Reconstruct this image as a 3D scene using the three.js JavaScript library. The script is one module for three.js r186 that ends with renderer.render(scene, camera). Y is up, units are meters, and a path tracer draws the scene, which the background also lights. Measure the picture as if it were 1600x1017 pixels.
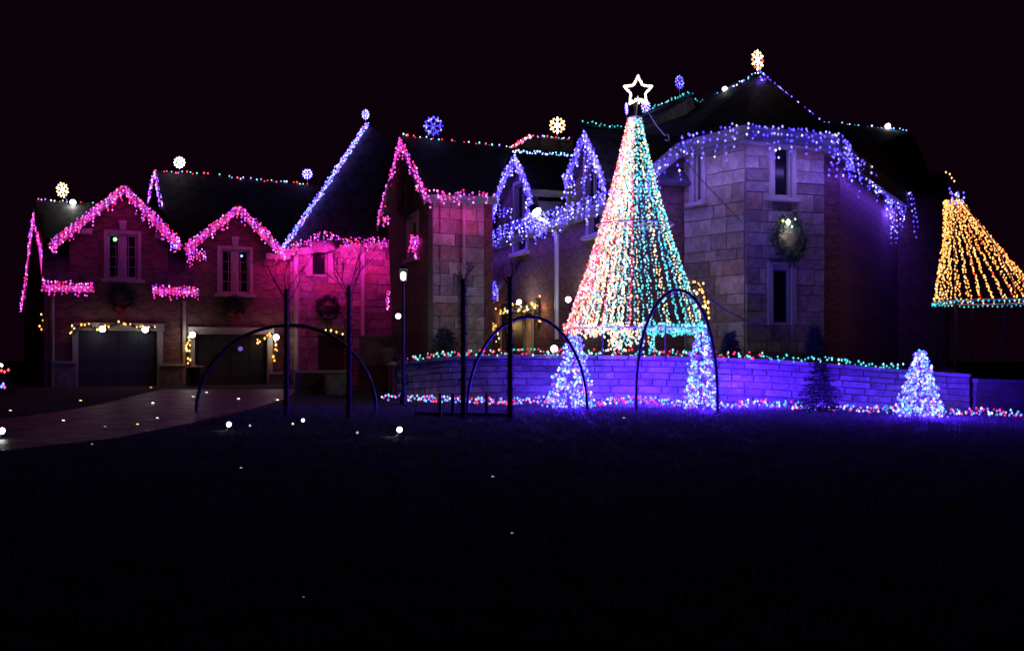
import * as THREE from 'three';
import { mergeGeometries } from 'three/addons/utils/BufferGeometryUtils.js';
import { RectAreaLightUniformsLib } from 'three/addons/lights/RectAreaLightUniformsLib.js';
RectAreaLightUniformsLib.init();

// ---------------------------------------------------------------- camera, night sky, exposure
const scene = new THREE.Scene();
const F = 1700, HY = 560, EYE = 1.6, W0 = 1600, H0 = 1017;            // focal length and horizon of the photograph in its own pixels
const camera = new THREE.PerspectiveCamera(2 * Math.atan(H0 / 2 / F) * 180 / Math.PI, W0 / H0, 0.1, 900);
camera.position.set(0, EYE, 0);
camera.lookAt(0, EYE, -10);
camera.setViewOffset(W0, H0, 0, -(HY - H0 / 2), W0, H0);
const renderer = new THREE.WebGLRenderer({ antialias: true });
renderer.toneMapping = THREE.LinearToneMapping;
renderer.toneMappingExposure = 1;
renderer.shadowMap.enabled = true;
{ // moonless night: a dim purple-black glow, a little brighter towards the horizon
  const w = 64, h = 32, d = new Float32Array(w * h * 4);
  for (let y = 0; y < h; y++) for (let x = 0; x < w; x++) {
    const up = Math.max(0, (y + 0.5) / h * 2 - 1), k = 0.75 + 0.5 * Math.exp(-up * 3), i = (y * w + x) * 4;
    d[i] = 0.0033 * k; d[i + 1] = 0.0005 * k; d[i + 2] = 0.0027 * k; d[i + 3] = 1;
  }
  const t = new THREE.DataTexture(d, w, h, THREE.RGBAFormat, THREE.FloatType);
  t.mapping = THREE.EquirectangularReflectionMapping; t.magFilter = THREE.LinearFilter; t.needsUpdate = true;
  scene.background = t; scene.environment = t;
}

// ---------------------------------------------------------------- helpers
let seed = 7;
const rnd = () => { seed |= 0; seed = seed + 0x6D2B79F5 | 0; let t = Math.imul(seed ^ seed >>> 15, 1 | seed); t = t + Math.imul(t ^ t >>> 7, 61 | t) ^ t; return ((t ^ t >>> 14) >>> 0) / 4294967296; };
const rr = (a, b) => a + (b - a) * rnd();
const pick = (a) => a[Math.floor(rnd() * a.length)];
const clamp = THREE.MathUtils.clamp, sm = THREE.MathUtils.smoothstep, lerp = THREE.MathUtils.lerp;
const V3 = (x, y, z) => new THREE.Vector3(x, y, z);
const at = (px, py, d) => V3((px - W0 / 2) / F * d, EYE + (HY - py) / F * d, -d);      // a bearing and a distance, as a surveyor would note them
const used = {};
const numbered = (n) => { const k = used[n] = (used[n] ?? -1) + 1; return k ? n + '_' + String(k).padStart(3, '0') : n; };
function tag(o, label, category, group, kind) {
  if (label) o.userData.label = label;
  if (category) o.userData.category = category;
  if (group) o.userData.group = group;
  if (kind) o.userData.kind = kind;
  return o;
}
function thing(name, label, category, p = V3(0, 0, 0), group) {
  const o = new THREE.Group(); o.name = numbered(name); o.position.copy(p); scene.add(o);
  return tag(o, label, category, group);
}
function mesh(name, g, m, parent, kind) {
  const o = new THREE.Mesh(g, m); o.name = name; o.castShadow = o.receiveShadow = true;
  if (kind) o.userData.kind = kind;
  parent.add(o); return o;
}
// geometry written in world coordinates, hung on a parent that stands elsewhere
function wmesh(name, g, m, parent, kind) {
  const p = parent === scene ? V3(0, 0, 0) : worldOf(parent);
  g.translate(-p.x, -p.y, -p.z);
  return mesh(name, g, m, parent, kind);
}
function worldOf(o) { const p = V3(0, 0, 0); for (let q = o; q && q !== scene; q = q.parent) p.add(q.position); return p; }
const box = (w, h, d, x = 0, y = 0, z = 0) => new THREE.BoxGeometry(w, h, d).translate(x, y, z);
const plain = (g) => { g = g.index ? g.toNonIndexed() : g; for (const k of Object.keys(g.attributes)) if (!['position', 'normal', 'uv'].includes(k)) g.deleteAttribute(k); return g; };
const merge = (a) => mergeGeometries(a.map(plain));
// a square bar between two points
function bar(a, b, w, h = w) {
  const d = b.clone().sub(a), L = d.length(), g = new THREE.BoxGeometry(w, h, L), m = new THREE.Matrix4();
  const z = d.clone().normalize(), up = Math.abs(z.y) > 0.98 ? V3(1, 0, 0) : V3(0, 1, 0), x = up.clone().cross(z).normalize(), y = z.clone().cross(x);
  m.makeBasis(x, y, z).setPosition(a.clone().add(b).multiplyScalar(0.5));
  return g.applyMatrix4(m);
}
function rod(pts, r, sides = 5, closed = false) {
  return new THREE.TubeGeometry(new THREE.CatmullRomCurve3(pts, closed, 'catmullrom', 0.2), Math.max(2, pts.length * 3), r, sides, closed);
}

// ---------------------------------------------------------------- textures
function tex(n, f, srgb = true) {
  const d = new Uint8Array(n * n * 4);
  for (let y = 0; y < n; y++) for (let x = 0; x < n; x++) { const c = f(x / n, y / n, x, y), i = (y * n + x) * 4; d[i] = c[0] * 255; d[i + 1] = c[1] * 255; d[i + 2] = c[2] * 255; d[i + 3] = 255; }
  const t = new THREE.DataTexture(d, n, n); t.magFilter = t.minFilter = THREE.LinearFilter; t.wrapS = t.wrapT = THREE.RepeatWrapping;
  if (srgb) t.colorSpace = THREE.SRGBColorSpace; t.needsUpdate = true; return t;
}
const hash = (x, y, s = 0) => { let h = Math.imul(x | 0, 374761393) ^ Math.imul(y | 0, 668265263) ^ Math.imul(s, 1274126177); h = Math.imul(h ^ h >>> 13, 1274126177); return ((h ^ h >>> 16) >>> 0) / 4294967296; };
function vnoise(u, v, p, s = 0) {
  const x = u * p, y = v * p, ix = Math.floor(x), iy = Math.floor(y), fx = x - ix, fy = y - iy, a = fx * fx * (3 - 2 * fx), b = fy * fy * (3 - 2 * fy), w = (i) => ((i % p) + p) % p;
  return lerp(lerp(hash(w(ix), w(iy), s), hash(w(ix + 1), w(iy), s), a), lerp(hash(w(ix), w(iy + 1), s), hash(w(ix + 1), w(iy + 1), s), a), b);
}
const fbm = (u, v, p, s = 0) => (vnoise(u, v, p, s) * 8 + vnoise(u, v, p * 2, s + 1) * 4 + vnoise(u, v, p * 4, s + 2) * 2 + vnoise(u, v, p * 8, s + 3)) / 15;
const C = (c, k) => [clamp(c[0] * k, 0, 1), clamp(c[1] * k, 0, 1), clamp(c[2] * k, 0, 1)];
// stone: grain and veins only, 1 m
const stoneTex = tex(256, (u, v) => C([0.86, 0.84, 0.8], 0.72 + 0.5 * fbm(u, v, 6, 3) - 0.12 * (fbm(u, v, 24, 9) > 0.62)));
const stoneBump = tex(256, (u, v) => { const k = 0.6 * fbm(u, v, 8, 5) + 0.4 * fbm(u, v, 32, 6); return [k, k, k]; }, false);
// brick: 12 courses and 4 bricks to the metre
function brickAt(u, v) {
  const row = Math.floor(v * 12), bx = u * 4 + (row % 2) * 0.5, col = Math.floor(bx) % 4, fx = bx - Math.floor(bx), fy = v * 12 - row;
  return { id: hash(col, row, 11), joint: fx < 0.05 || fx > 0.97 || fy < 0.16 };
}
const brickTex = tex(256, (u, v) => { const b = brickAt(u, v), n = fbm(u, v, 16, 21); return b.joint ? C([0.42, 0.4, 0.38], 0.8 + 0.3 * n) : C([0.44, 0.28, 0.25], 0.65 + 0.45 * b.id + 0.25 * n); });
const brickBump = tex(256, (u, v) => { const b = brickAt(u, v), k = b.joint ? 0.1 : 0.75 + 0.25 * fbm(u, v, 32, 4); return [k, k, k]; }, false);
// shingles: 5 courses to the metre
const shingleTex = tex(256, (u, v) => { const r = Math.floor(v * 6), c = Math.floor(u * 4 + hash(r, 0, 2)); return C([0.3, 0.28, 0.28], 0.6 + 0.5 * hash(c % 4, r, 4) + 0.3 * fbm(u, v, 24, 2)); });
const shingleBump = tex(256, (u, v) => { const r = v * 6, k = clamp(1 - (r - Math.floor(r)) * 0.7 - 0.3 * fbm(u, v, 32, 8), 0, 1); return [k, k, k]; }, false);
const grassTex = tex(512, (u, v) => C([0.17, 0.19, 0.12], 0.45 + 0.7 * fbm(u, v, 10, 31) + 0.4 * (fbm(u, v, 60, 7) - 0.5)));
const grassBump = tex(512, (u, v) => { const k = fbm(u, v, 64, 40); return [k, k, k]; }, false);
const paverTex = tex(512, (u, v) => { const r = Math.floor(v * 10), c = Math.floor(u * 5 + (r % 2) * 0.5) % 5, fx = (u * 5 + (r % 2) * 0.5) % 1, fy = v * 10 - r, j = fx < 0.04 || fy < 0.08; return C([0.28, 0.24, 0.26], (j ? 0.35 : 0.65 + 0.4 * hash(c, r, 9)) + 0.3 * fbm(u, v, 20, 3)); });
const paverBump = tex(512, (u, v) => { const r = Math.floor(v * 10), fx = (u * 5 + (r % 2) * 0.5) % 1, fy = v * 10 - r, k = (fx < 0.04 || fy < 0.08 ? 0.1 : 0.7) + 0.3 * fbm(u, v, 9, 77); return [k, k, k]; }, false);
const paverRough = tex(256, (u, v) => { const k = 0.26 + 0.45 * fbm(u, v, 6, 55); return [k, k, k]; }, false);
const woodTex = tex(256, (u, v) => C([0.42, 0.3, 0.2], 0.6 + 0.5 * fbm(u * 0.2, v, 24, 6)));

const std = (o) => new THREE.MeshStandardMaterial({ roughness: 0.85, ...o });
const lin = (r, g, b) => new THREE.Color().setRGB(r, g, b);
const M = {
  brick: std({ map: brickTex, bumpMap: brickBump, bumpScale: 0.012 }),
  mortar: std({ color: lin(0.3, 0.28, 0.27), map: stoneTex, roughness: 0.95 }),
  shingle: std({ map: shingleTex, bumpMap: shingleBump, bumpScale: 0.02, roughness: 0.8 }),
  trim: std({ color: lin(0.62, 0.6, 0.57), map: stoneTex, roughness: 0.6 }),
  dark: std({ color: lin(0.05, 0.045, 0.045), roughness: 0.5 }),
  metal: std({ color: lin(0.7, 0.7, 0.7), roughness: 0.35, metalness: 0.2 }),
  black: std({ color: lin(0.015, 0.015, 0.016), roughness: 0.5 }),
  glass: new THREE.MeshPhysicalMaterial({ color: lin(0.012, 0.012, 0.016), roughness: 0.18, specularIntensity: 0.35 }),
  garage: std({ color: lin(0.04, 0.032, 0.03), roughness: 0.5 }),
  door: std({ map: woodTex, color: lin(0.5, 0.4, 0.4), roughness: 0.5 }),
  wood: std({ map: woodTex, color: lin(0.7, 0.65, 0.6) }),
  needle: std({ color: lin(0.03, 0.06, 0.032), roughness: 0.9, side: THREE.DoubleSide }),
  tinsel: std({ color: lin(0.07, 0.07, 0.08), roughness: 0.4, metalness: 0.3, side: THREE.DoubleSide }),
  bark: std({ color: lin(0.07, 0.055, 0.045) }),
  wire: std({ color: lin(0.012, 0.02, 0.014), roughness: 0.5 }),
  whiteWire: std({ color: lin(0.5, 0.5, 0.5), roughness: 0.5 }),
  grass: std({ map: grassTex, bumpMap: grassBump, bumpScale: 0.03, roughness: 0.95 }),
  paver: std({ map: paverTex, bumpMap: paverBump, bumpScale: 0.012, roughnessMap: paverRough, roughness: 1 }),
  red: std({ color: lin(0.4, 0.02, 0.02), roughness: 0.4 }),
  bulb: new THREE.MeshBasicMaterial({ vertexColors: true }),
};
M.stone = [[0.34, 0.3, 0.25], [0.27, 0.235, 0.2], [0.4, 0.36, 0.31], [0.3, 0.22, 0.16], [0.31, 0.29, 0.28], [0.2, 0.175, 0.16]].map((c) => std({ color: lin(...c.map((x) => x * 1.45)), map: stoneTex, bumpMap: stoneBump, bumpScale: 0.012 }));
const stoneMix = [0, 0, 0, 1, 1, 2, 2, 3, 4, 4, 5];
M.wallStone = [[0.3, 0.28, 0.26], [0.36, 0.34, 0.31], [0.25, 0.235, 0.22], [0.4, 0.37, 0.34]].map((c) => std({ color: lin(...c.map((x) => x * 1.35)), map: stoneTex, bumpMap: stoneBump, bumpScale: 0.02 }));

// ---------------------------------------------------------------- bulbs and their light
const ICO = new THREE.IcosahedronGeometry(1, 0).attributes.position.array, OCT = new THREE.OctahedronGeometry(1, 0).attributes.position.array;
class Bulbs {
  constructor(src = OCT) { this.s = src; this.p = []; this.c = []; }
  add(q, c, r = 0.03, k = 1) {
    const s = this.s;
    for (let i = 0; i < s.length; i += 3) { this.p.push(q.x + s[i] * r * 1.12, q.y + s[i + 1] * r * 1.45, q.z + s[i + 2] * r * 1.12); this.c.push(c[0] * k, c[1] * k, c[2] * k); }
  }
  get empty() { return !this.p.length; }
  build(name, parent, kind) {
    const g = new THREE.BufferGeometry();
    g.setAttribute('position', new THREE.Float32BufferAttribute(this.p, 3)); g.setAttribute('color', new THREE.Float32BufferAttribute(this.c, 3)); g.computeVertexNormals();
    const o = wmesh(name, g, M.bulb, parent, kind); o.castShadow = o.receiveShadow = false; return o;
  }
}
const PAL = {
  pink: [[3.6, 0.08, 0.4], [3.6, 0.16, 1.3], [2.8, 0.4, 2.6], [1.1, 0.2, 4.5], [3.4, 1.0, 3.2], [3.2, 0.06, 1.0], [3, 0.2, 2.4]],
  pinkBlue: [[0.7, 0.15, 5], [0.5, 0.3, 5], [3.2, 0.5, 3.5], [4, 0.2, 0.9], [2.4, 1.6, 5]],
  blue: [[0.3, 0.2, 4.5], [0.22, 0.1, 4], [0.7, 0.6, 5], [0.35, 0.25, 5], [1.5, 1.4, 5]],
  icy: [[0.8, 1.4, 5], [0.5, 2.2, 5], [1.6, 1.8, 5], [2.6, 3, 5]],
  violet: [[0.4, 0.25, 5], [0.6, 0.4, 5], [1.8, 1.4, 5], [0.7, 1.5, 5], [1.6, 0.5, 4.5]],
  ridge: [[4.2, 0.15, 0.3], [3.8, 0.3, 0.6], [0.5, 3, 3], [3, 2.4, 3.2], [4, 0.2, 0.2], [1.4, 1, 4]],
  teal: [[0.06, 1.2, 1.4], [0.15, 1.5, 1.7], [0.08, 0.9, 1.3], [0.7, 1.9, 2]],
  multi: [[2.8, 0.08, 0.3], [0.9, 1, 4], [0.15, 1.3, 1.8], [0.5, 0.5, 3.6], [1.5, 1.5, 2.6], [2.8, 0.15, 0.6], [0.3, 1.2, 3], [0.4, 0.3, 3.6]],
  gable: [[2.6, 0.08, 0.25], [0.08, 1.3, 1.4], [0.8, 1.6, 1.7], [2.4, 0.1, 0.25], [0.15, 1.4, 1.3]],
  warm: [[2.8, 1.3, 0.3], [2.8, 1.6, 0.6], [2.8, 0.95, 0.12]],
  warmRed: [[2.6, 1.2, 0.3], [2.6, 1.6, 0.6], [2.6, 0.8, 0.15], [2.8, 0.12, 0.06], [2.8, 0.2, 0.06]],
  coneRed: [[2.8, 0.15, 0.35], [2.6, 1.4, 0.9], [2.8, 0.5, 0.6], [1.6, 1.6, 2.8], [2.8, 0.1, 0.25], [2.6, 1.5, 0.8], [2.2, 0.5, 1.2]],
  coneMid: [[2.6, 2.1, 1.8], [2.6, 1.7, 1], [2.6, 1.5, 0.6], [1, 1.7, 2.3], [2.6, 0.9, 0.7], [2, 1.8, 2], [0.5, 1.5, 2]],
  coneTeal: [[0.1, 1.2, 1.4], [0.25, 1.5, 1.7], [0.8, 1.7, 2], [0.1, 0.9, 1.5]],
  coneWarm: [[2.6, 1.7, 0.9], [2.6, 1.4, 0.6], [0.5, 1.5, 1.6]],
  tree: [[0.45, 0.6, 5.5], [0.2, 1.3, 4.8], [1, 1, 5], [0.5, 0.15, 5], [0.3, 0.2, 6], [1.5, 1.5, 5]],
  white: [[5, 4.8, 4.6], [4.6, 4.8, 5]],
};
// soft strip of light as long as a run of bulbs, turned to what hangs behind it
function strip(parent, a, b, color, power, aim = V3(0, -0.5, -1), height = 0.16) {
  const x = b.clone().sub(a), L = x.length(); if (L < 0.15) return;
  x.normalize();
  const z = aim.clone().negate(); z.addScaledVector(x, -z.dot(x)).normalize();
  const l = new THREE.RectAreaLight(lin(...color), power, L, height), y = z.clone().cross(x);
  l.quaternion.setFromRotationMatrix(new THREE.Matrix4().makeBasis(x, y, z));
  l.position.copy(a).add(b).multiplyScalar(0.5).sub(worldOf(parent)); l.name = 'string_light';
  parent.add(l);
}
function lamp(parent, p, color, power, radius = 2) {
  const l = new THREE.PointLight(lin(...color), power); l.position.copy(p).sub(worldOf(parent)); l.castShadow = true; l.shadow.radius = radius; l.name = 'lamp_light';
  parent.add(l); return l;
}
function walk(path, step, f) {     // evenly spaced points along a polyline
  let left = 0, n = 0;
  for (let i = 0; i + 1 < path.length; i++) {
    const a = path[i], b = path[i + 1], L = a.distanceTo(b);
    let s = left;
    for (; s < L; s += step) f(a.clone().lerp(b, s / L), n++, i);
    left = s - L;
  }
}
const LIGHTCOL = { pink: [1, 0.02, 0.6], blue: [0.13, 0.05, 1], violet: [0.15, 0.06, 1], teal: [0.05, 0.8, 0.9], warm: [1, 0.6, 0.22], ridge: [0.9, 0.15, 0.5], pinkBlue: [0.7, 0.08, 0.8], icy: [0.2, 0.3, 1], bay: [0.3, 0.19, 1] };
const GROUP = 'light strings hung along the roof edges';
// a straight run: bulbs on one cable.  an icicle run: a cable with short strands hanging from it
function lightString(label, o) {
  const path = o.path.map((q) => { const p = q.isVector3 ? q.clone() : at(...q); if (o.onLawn) p.y = Math.max(p.y, groundY(p.x, -p.z) + 0.12); return p; }), t = thing(o.name ?? (o.drop ? 'icicle_light_string' : 'light_string'), label, 'string lights', path[0].clone(), o.group ?? GROUP);
  const cab = rod(path.flatMap((p, i) => i ? [path[i - 1].clone().lerp(p, 0.5).add(V3(0, -0.01, 0)), p] : [p]), 0.006, 4); wmesh('cable', cab, M.wire, t);
  const pal = PAL[o.pal], r = o.r ?? 0.03, line = new Bulbs(), jit = o.jit ?? 0.03, k = o.k ?? 1;
  const groupN = o.groups;
  walk(path, o.sp ?? 0.14, (p, n) => {
    if (o.gap && hash(n, 3, label.length) < o.gap) return;
    const c = pick(pal);
    if (!o.drop) { for (let m = 0; m < (o.rep ?? 1); m++) line.add(p.clone().add(V3(rr(-jit, jit), rr(-jit, jit) * (o.vj ?? 1), rr(-jit, jit) + 0.01)), pick(pal), r * rr(0.75, 1.2), rr(0.5, 1.1) * k); return; }
    const wave = 0.5 + 0.5 * Math.sin(n * 1.7 + label.length) * Math.sin(n * 0.53), nb = Math.max(1, Math.round(lerp(o.drop[0], o.drop[1], clamp(wave * 0.35 + Math.pow(rnd(), 1.4) * 0.85, 0, 1))));
    const st = new Bulbs(OCT), q = p.clone().add(V3(rr(-0.4, 0.4) * (o.sp ?? 0.14), rr(-0.07, 0.05), 0.04)), sway = rr(-0.22, 0.22), step = (o.step ?? 0.11) * rr(0.8, 1.25);
    for (let b = 0; b < nb; b++) st.add(q.clone().add(V3(sway * b * step + rr(-jit, jit), -b * step + rr(-0.035, 0.035), rr(-0.03, 0.03))), pick(pal), r * rr(0.8, 1.15), rr(0.3, 1.3) * k);
    if (nb > 1) st.build('icicle_strand', t, 'stuff'); else { line.p.push(...st.p); line.c.push(...st.c); }
  });
  if (!line.empty) line.build('light_bulbs', t, 'stuff');
  if (o.light) for (let i = 0; i + 1 < path.length; i++) {
    const off = V3(0, -(o.down ?? 0.12), o.fwd ?? 0.12);
    strip(t, path[i].clone().add(off), path[i + 1].clone().add(off), LIGHTCOL[o.lc ?? o.pal], o.light, o.aim);
  }
  return t;
}

// ---------------------------------------------------------------- the ground
const groundY = (X, D) => 0.28 * sm(D, 10, 30) - 0.14 * sm(X, 2, 14) * sm(D, 10, 28) + 0.22 * sm(D, 29, 42) * (1 - sm(X, -5, 2));
function onGround(px, py) {
  const k = (px - W0 / 2) / F, f = (d) => EYE - (py - HY) / F * d - groundY(k * d, d);
  let a = 2, b = 2; while (b < 120 && f(b) > 0) { a = b; b += 0.5; }
  for (let i = 0; i < 40; i++) { const m = (a + b) / 2; f(m) > 0 ? a = m : b = m; }
  return V3(k * a, groundY(k * a, a), -a);
}
const standing = (px, d) => { const X = (px - W0 / 2) / F * d; return V3(X, groundY(X, d), -d); };
{
  const cuts = (lo, hi, n, mid) => { const a = []; for (let i = 0; i <= n; i++) { const t = i / n * 2 - 1; a.push(mid + (t < 0 ? -1 : 1) * Math.pow(Math.abs(t), 2.6) * (t < 0 ? mid - lo : hi - mid)); } return a; };
  const xs = cuts(-320, 320, 120, 0), ds = cuts(-40, 520, 120, 26), p = [], uv = [], idx = [];
  for (const D of ds) for (const X of xs) { p.push(X, groundY(X, D) + (D < 40 && Math.abs(X) < 30 ? 0.02 * (hash(Math.round(X * 9), Math.round(D * 9)) - 0.5) : 0), -D); uv.push(X / 3, D / 3); }
  const n = xs.length;
  for (let j = 0; j + 1 < ds.length; j++) for (let i = 0; i + 1 < n; i++) { const a = j * n + i; idx.push(a, a + 1, a + n, a + 1, a + n + 1, a + n); }
  const g = new THREE.BufferGeometry(); g.setAttribute('position', new THREE.Float32BufferAttribute(p, 3)); g.setAttribute('uv', new THREE.Float32BufferAttribute(uv, 2)); g.setIndex(idx); g.computeVertexNormals();
  tag(mesh('lawn', g, M.grass, scene), 'dark unlit lawn sloping up from the camera to the stone wall', 'lawn', null, 'structure');
}
const DR = [[470, 609], [445, 624], [395, 640], [300, 662], [180, 686], [-120, 720]];      // near edge of the driveway
{
  const p = []; for (let i = 0; i < 7; i++) { const a = rr(0, 6.283), b = V3(rr(-0.05, 0.05), -0.01, rr(-0.05, 0.05)), h = rr(0.04, 0.1), s = V3(Math.cos(a), 0, Math.sin(a)).multiplyScalar(0.006), tip = b.clone().add(V3(rr(-0.04, 0.04), h, rr(-0.04, 0.04))); for (const v of [b.clone().add(s), b.clone().sub(s), tip]) p.push(v.x, v.y, v.z); }
  const g = new THREE.BufferGeometry(); g.setAttribute('position', new THREE.Float32BufferAttribute(p, 3)); g.computeVertexNormals();
  const n = 45000, o = new THREE.InstancedMesh(g, new THREE.MeshPhysicalMaterial({ color: lin(0.1, 0.11, 0.07), roughness: 0.95, transmission: 0.45, thickness: 0, side: THREE.DoubleSide }), n), m = new THREE.Matrix4(), q = new THREE.Quaternion(), c = new THREE.Color(); o.name = 'grass';
  for (let i = 0; i < n; i++) { let D, X, px, py, y; do {       // no grass on the driveway or behind its far edge
      D = 5 + 24 * Math.pow(rnd(), 1.1); X = rr(-0.5, 0.52) * D * 0.98; px = W0 / 2 + X / D * F; py = HY + (EYE - groundY(X, D)) / D * F; y = 720;
      for (let j = 0; j + 1 < DR.length; j++) if (px <= DR[j][0] && px > DR[j + 1][0]) y = lerp(DR[j][1], DR[j + 1][1], (px - DR[j][0]) / (DR[j + 1][0] - DR[j][0]));
    } while (px < 468 && py < y + 3);
    const k = rr(0.6, 1.4); q.setFromAxisAngle(V3(0, 1, 0), rr(0, 6.283)); m.compose(V3(X, groundY(X, D), -D), q, V3(k, k * rr(0.7, 1.3), k)); o.setMatrixAt(i, m); const t = rr(0.6, 1.3); o.setColorAt(i, c.setRGB(t, t * rr(0.9, 1.05), t * 0.9)); }
  tag(o, 'short dark grass covering the lawn in front of the wall', 'grass', null, 'stuff'); scene.add(o);
}
{ // driveway: a strip between two edges laid on the ground
  const L = [[255, 609], [215, 618], [160, 632], [90, 645], [0, 656], [-120, 668]], R = [[466, 609], [445, 624], [395, 640], [300, 662], [180, 686], [-120, 720]], p = [], uv = [], idx = [], n = 24;
  const along = (e, t) => { const s = t * (e.length - 1), i = Math.min(e.length - 2, Math.floor(s)); return [lerp(e[i][0], e[i + 1][0], s - i), lerp(e[i][1], e[i + 1][1], s - i)]; };
  for (let j = 0; j <= n; j++) { const a = onGround(...along(L, j / n)), b = onGround(...along(R, j / n)); for (let i = 0; i <= 8; i++) { const q = a.clone().lerp(b, i / 8); p.push(q.x, groundY(q.x, -q.z) + 0.02, q.z); uv.push(q.x / 2, q.z / 2); } }
  for (let j = 0; j < n; j++) for (let i = 0; i < 8; i++) { const a = j * 9 + i; idx.push(a, a + 9, a + 1, a + 1, a + 9, a + 10); }
  const g = new THREE.BufferGeometry(); g.setAttribute('position', new THREE.Float32BufferAttribute(p, 3)); g.setAttribute('uv', new THREE.Float32BufferAttribute(uv, 2)); g.setIndex(idx); g.computeVertexNormals();
  tag(mesh('driveway', g, M.paver, scene), 'damp paved driveway running from the garages to the street', 'driveway', null, 'structure');
}

// ---------------------------------------------------------------- planes of the house
class Face {                       // an upright plane through two plan points, each a bearing and a distance
  constructor(pa, da, pb, db, out = 0) {
    this.a = at(pa, HY, da).setY(0); const b = at(pb, HY, db).setY(0);
    this.u = b.clone().sub(this.a).normalize(); this.n = V3(-this.u.z, 0, this.u.x); if (this.n.dot(this.a) > 0) this.n.negate();
    this.a.addScaledVector(this.n, out);
    const right = V3(0, 1, 0).cross(this.n); this.flip = right.dot(this.u) < 0; if (this.flip) this.u.negate();
  }
  l(px, py) { const k = (px - W0 / 2) / F, a = this.a, u = this.u, s = (-k * a.z - a.x) / (u.x + k * u.z), d = -(a.z + s * u.z); return [s, EYE + (HY - py) / F * d]; }
  w(s, y, out = 0) { return this.a.clone().addScaledVector(this.u, s).addScaledVector(this.n, out).setY(y); }
  p(px, py, out = 0) { const keep = this.a; this.a = keep.clone().addScaledVector(this.n, out); const q = this.w(...this.l(px, py)); this.a = keep; return q; }
  place(o, s, y, out, parent) { o.position.copy(this.w(s, y, out)).sub(worldOf(parent)); o.quaternion.setFromRotationMatrix(new THREE.Matrix4().makeBasis(this.u, V3(0, 1, 0), this.n)); return o; }
}
const BASE = V3(0, 0.4, -42);
const house = thing('house', 'large two-storey brick and stone house outlined with coloured lights', 'house', BASE);
function wall(face, pts, holes, m, thick = 0.3, name = 'wall') {
  const q = pts.map((x) => face.l(...x)), o = q[0], sh = new THREE.Shape(q.map(([s, y]) => new THREE.Vector2(s - o[0], y - o[1])));
  for (const h of holes) { const [a, b] = [face.l(h[0], h[3]), face.l(h[2], h[1])], x0 = Math.min(a[0], b[0]) - o[0], x1 = Math.max(a[0], b[0]) - o[0], y0 = face.l((h[0] + h[2]) / 2, h[3])[1] - o[1], y1 = face.l((h[0] + h[2]) / 2, h[1])[1] - o[1]; sh.holes.push(new THREE.Path([[x0, y0], [x0, y1], [x1, y1], [x1, y0]].map((v) => new THREE.Vector2(...v)))); }
  const g = new THREE.ExtrudeGeometry(sh, { depth: thick, bevelEnabled: false }).translate(0, 0, -thick);
  return face.place(mesh(name, g, m, house), o[0], o[1], 0, house);
}
const hole = (face, h) => { const a = face.l(h[0], h[1]), b = face.l(h[2], h[1]), c = (h[0] + h[2]) / 2; return { x0: Math.min(a[0], b[0]), x1: Math.max(a[0], b[0]), y0: face.l(c, h[3])[1], y1: face.l(c, h[1])[1] }; };
function windowIn(face, h, o = {}) {
  const { x0, x1, y0, y1 } = hole(face, h), w = x1 - x0, t = y1 - y0, g = new THREE.Group(); g.name = 'window'; house.add(g);
  face.place(g, (x0 + x1) / 2, y0, 0, house);
  const f = 0.09, fr = [box(f, t, 0.1, -w / 2 + f / 2, t / 2, -0.06), box(f, t, 0.1, w / 2 - f / 2, t / 2, -0.06), box(w - 2 * f, f, 0.1, 0, t - f / 2, -0.06), box(w - 2 * f, f, 0.1, 0, f / 2, -0.06)];
  const n = o.panes ?? 1, pw = (w - 2 * f) / n;
  for (let i = 1; i < n; i++) fr.push(box(o.mullion ?? 0.12, t - 2 * f, 0.12, -w / 2 + f + pw * i, t / 2, -0.05));
  if (n > 1) for (let i = 0; i < n; i++) { const cx = -w / 2 + f + pw * (i + 0.5); for (let k = 1; k < 4; k++) fr.push(box(pw, 0.025, 0.03, cx, f + (t - 2 * f) * k / 4, -0.11)); fr.push(box(0.025, t - 2 * f, 0.028, cx, t / 2, -0.112)); }
  mesh('frame', merge(fr), M.trim, g);
  for (let i = 0; i < n; i++) mesh('pane', box(pw, t - 2 * f, 0.02, -w / 2 + f + pw * (i + 0.5), t / 2, -0.13), o.glass ?? M.glass, g);
  if (o.sill) mesh('sill', box(w + 0.5, 0.12, 0.24, 0, -0.07, 0.1), M.trim, g);
  if (o.casing !== 0) { const c = o.casing ?? 0.14; mesh('casing', merge([box(c, t + c, 0.07, -w / 2 - c / 2, t / 2 + c / 2, 0.045), box(c, t + c, 0.07, w / 2 + c / 2, t / 2 + c / 2, 0.045), box(w, c, 0.07, 0, t + c / 2, 0.045)]), M.trim, g); }
  if (o.key) mesh('keystone', new THREE.CylinderGeometry(0.22, 0.14, 0.4, 4, 1).rotateY(Math.PI / 4).scale(1, 1, 0.4).translate(0, t + 0.34, 0.08), M.trim, g);
  return g;
}
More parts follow.
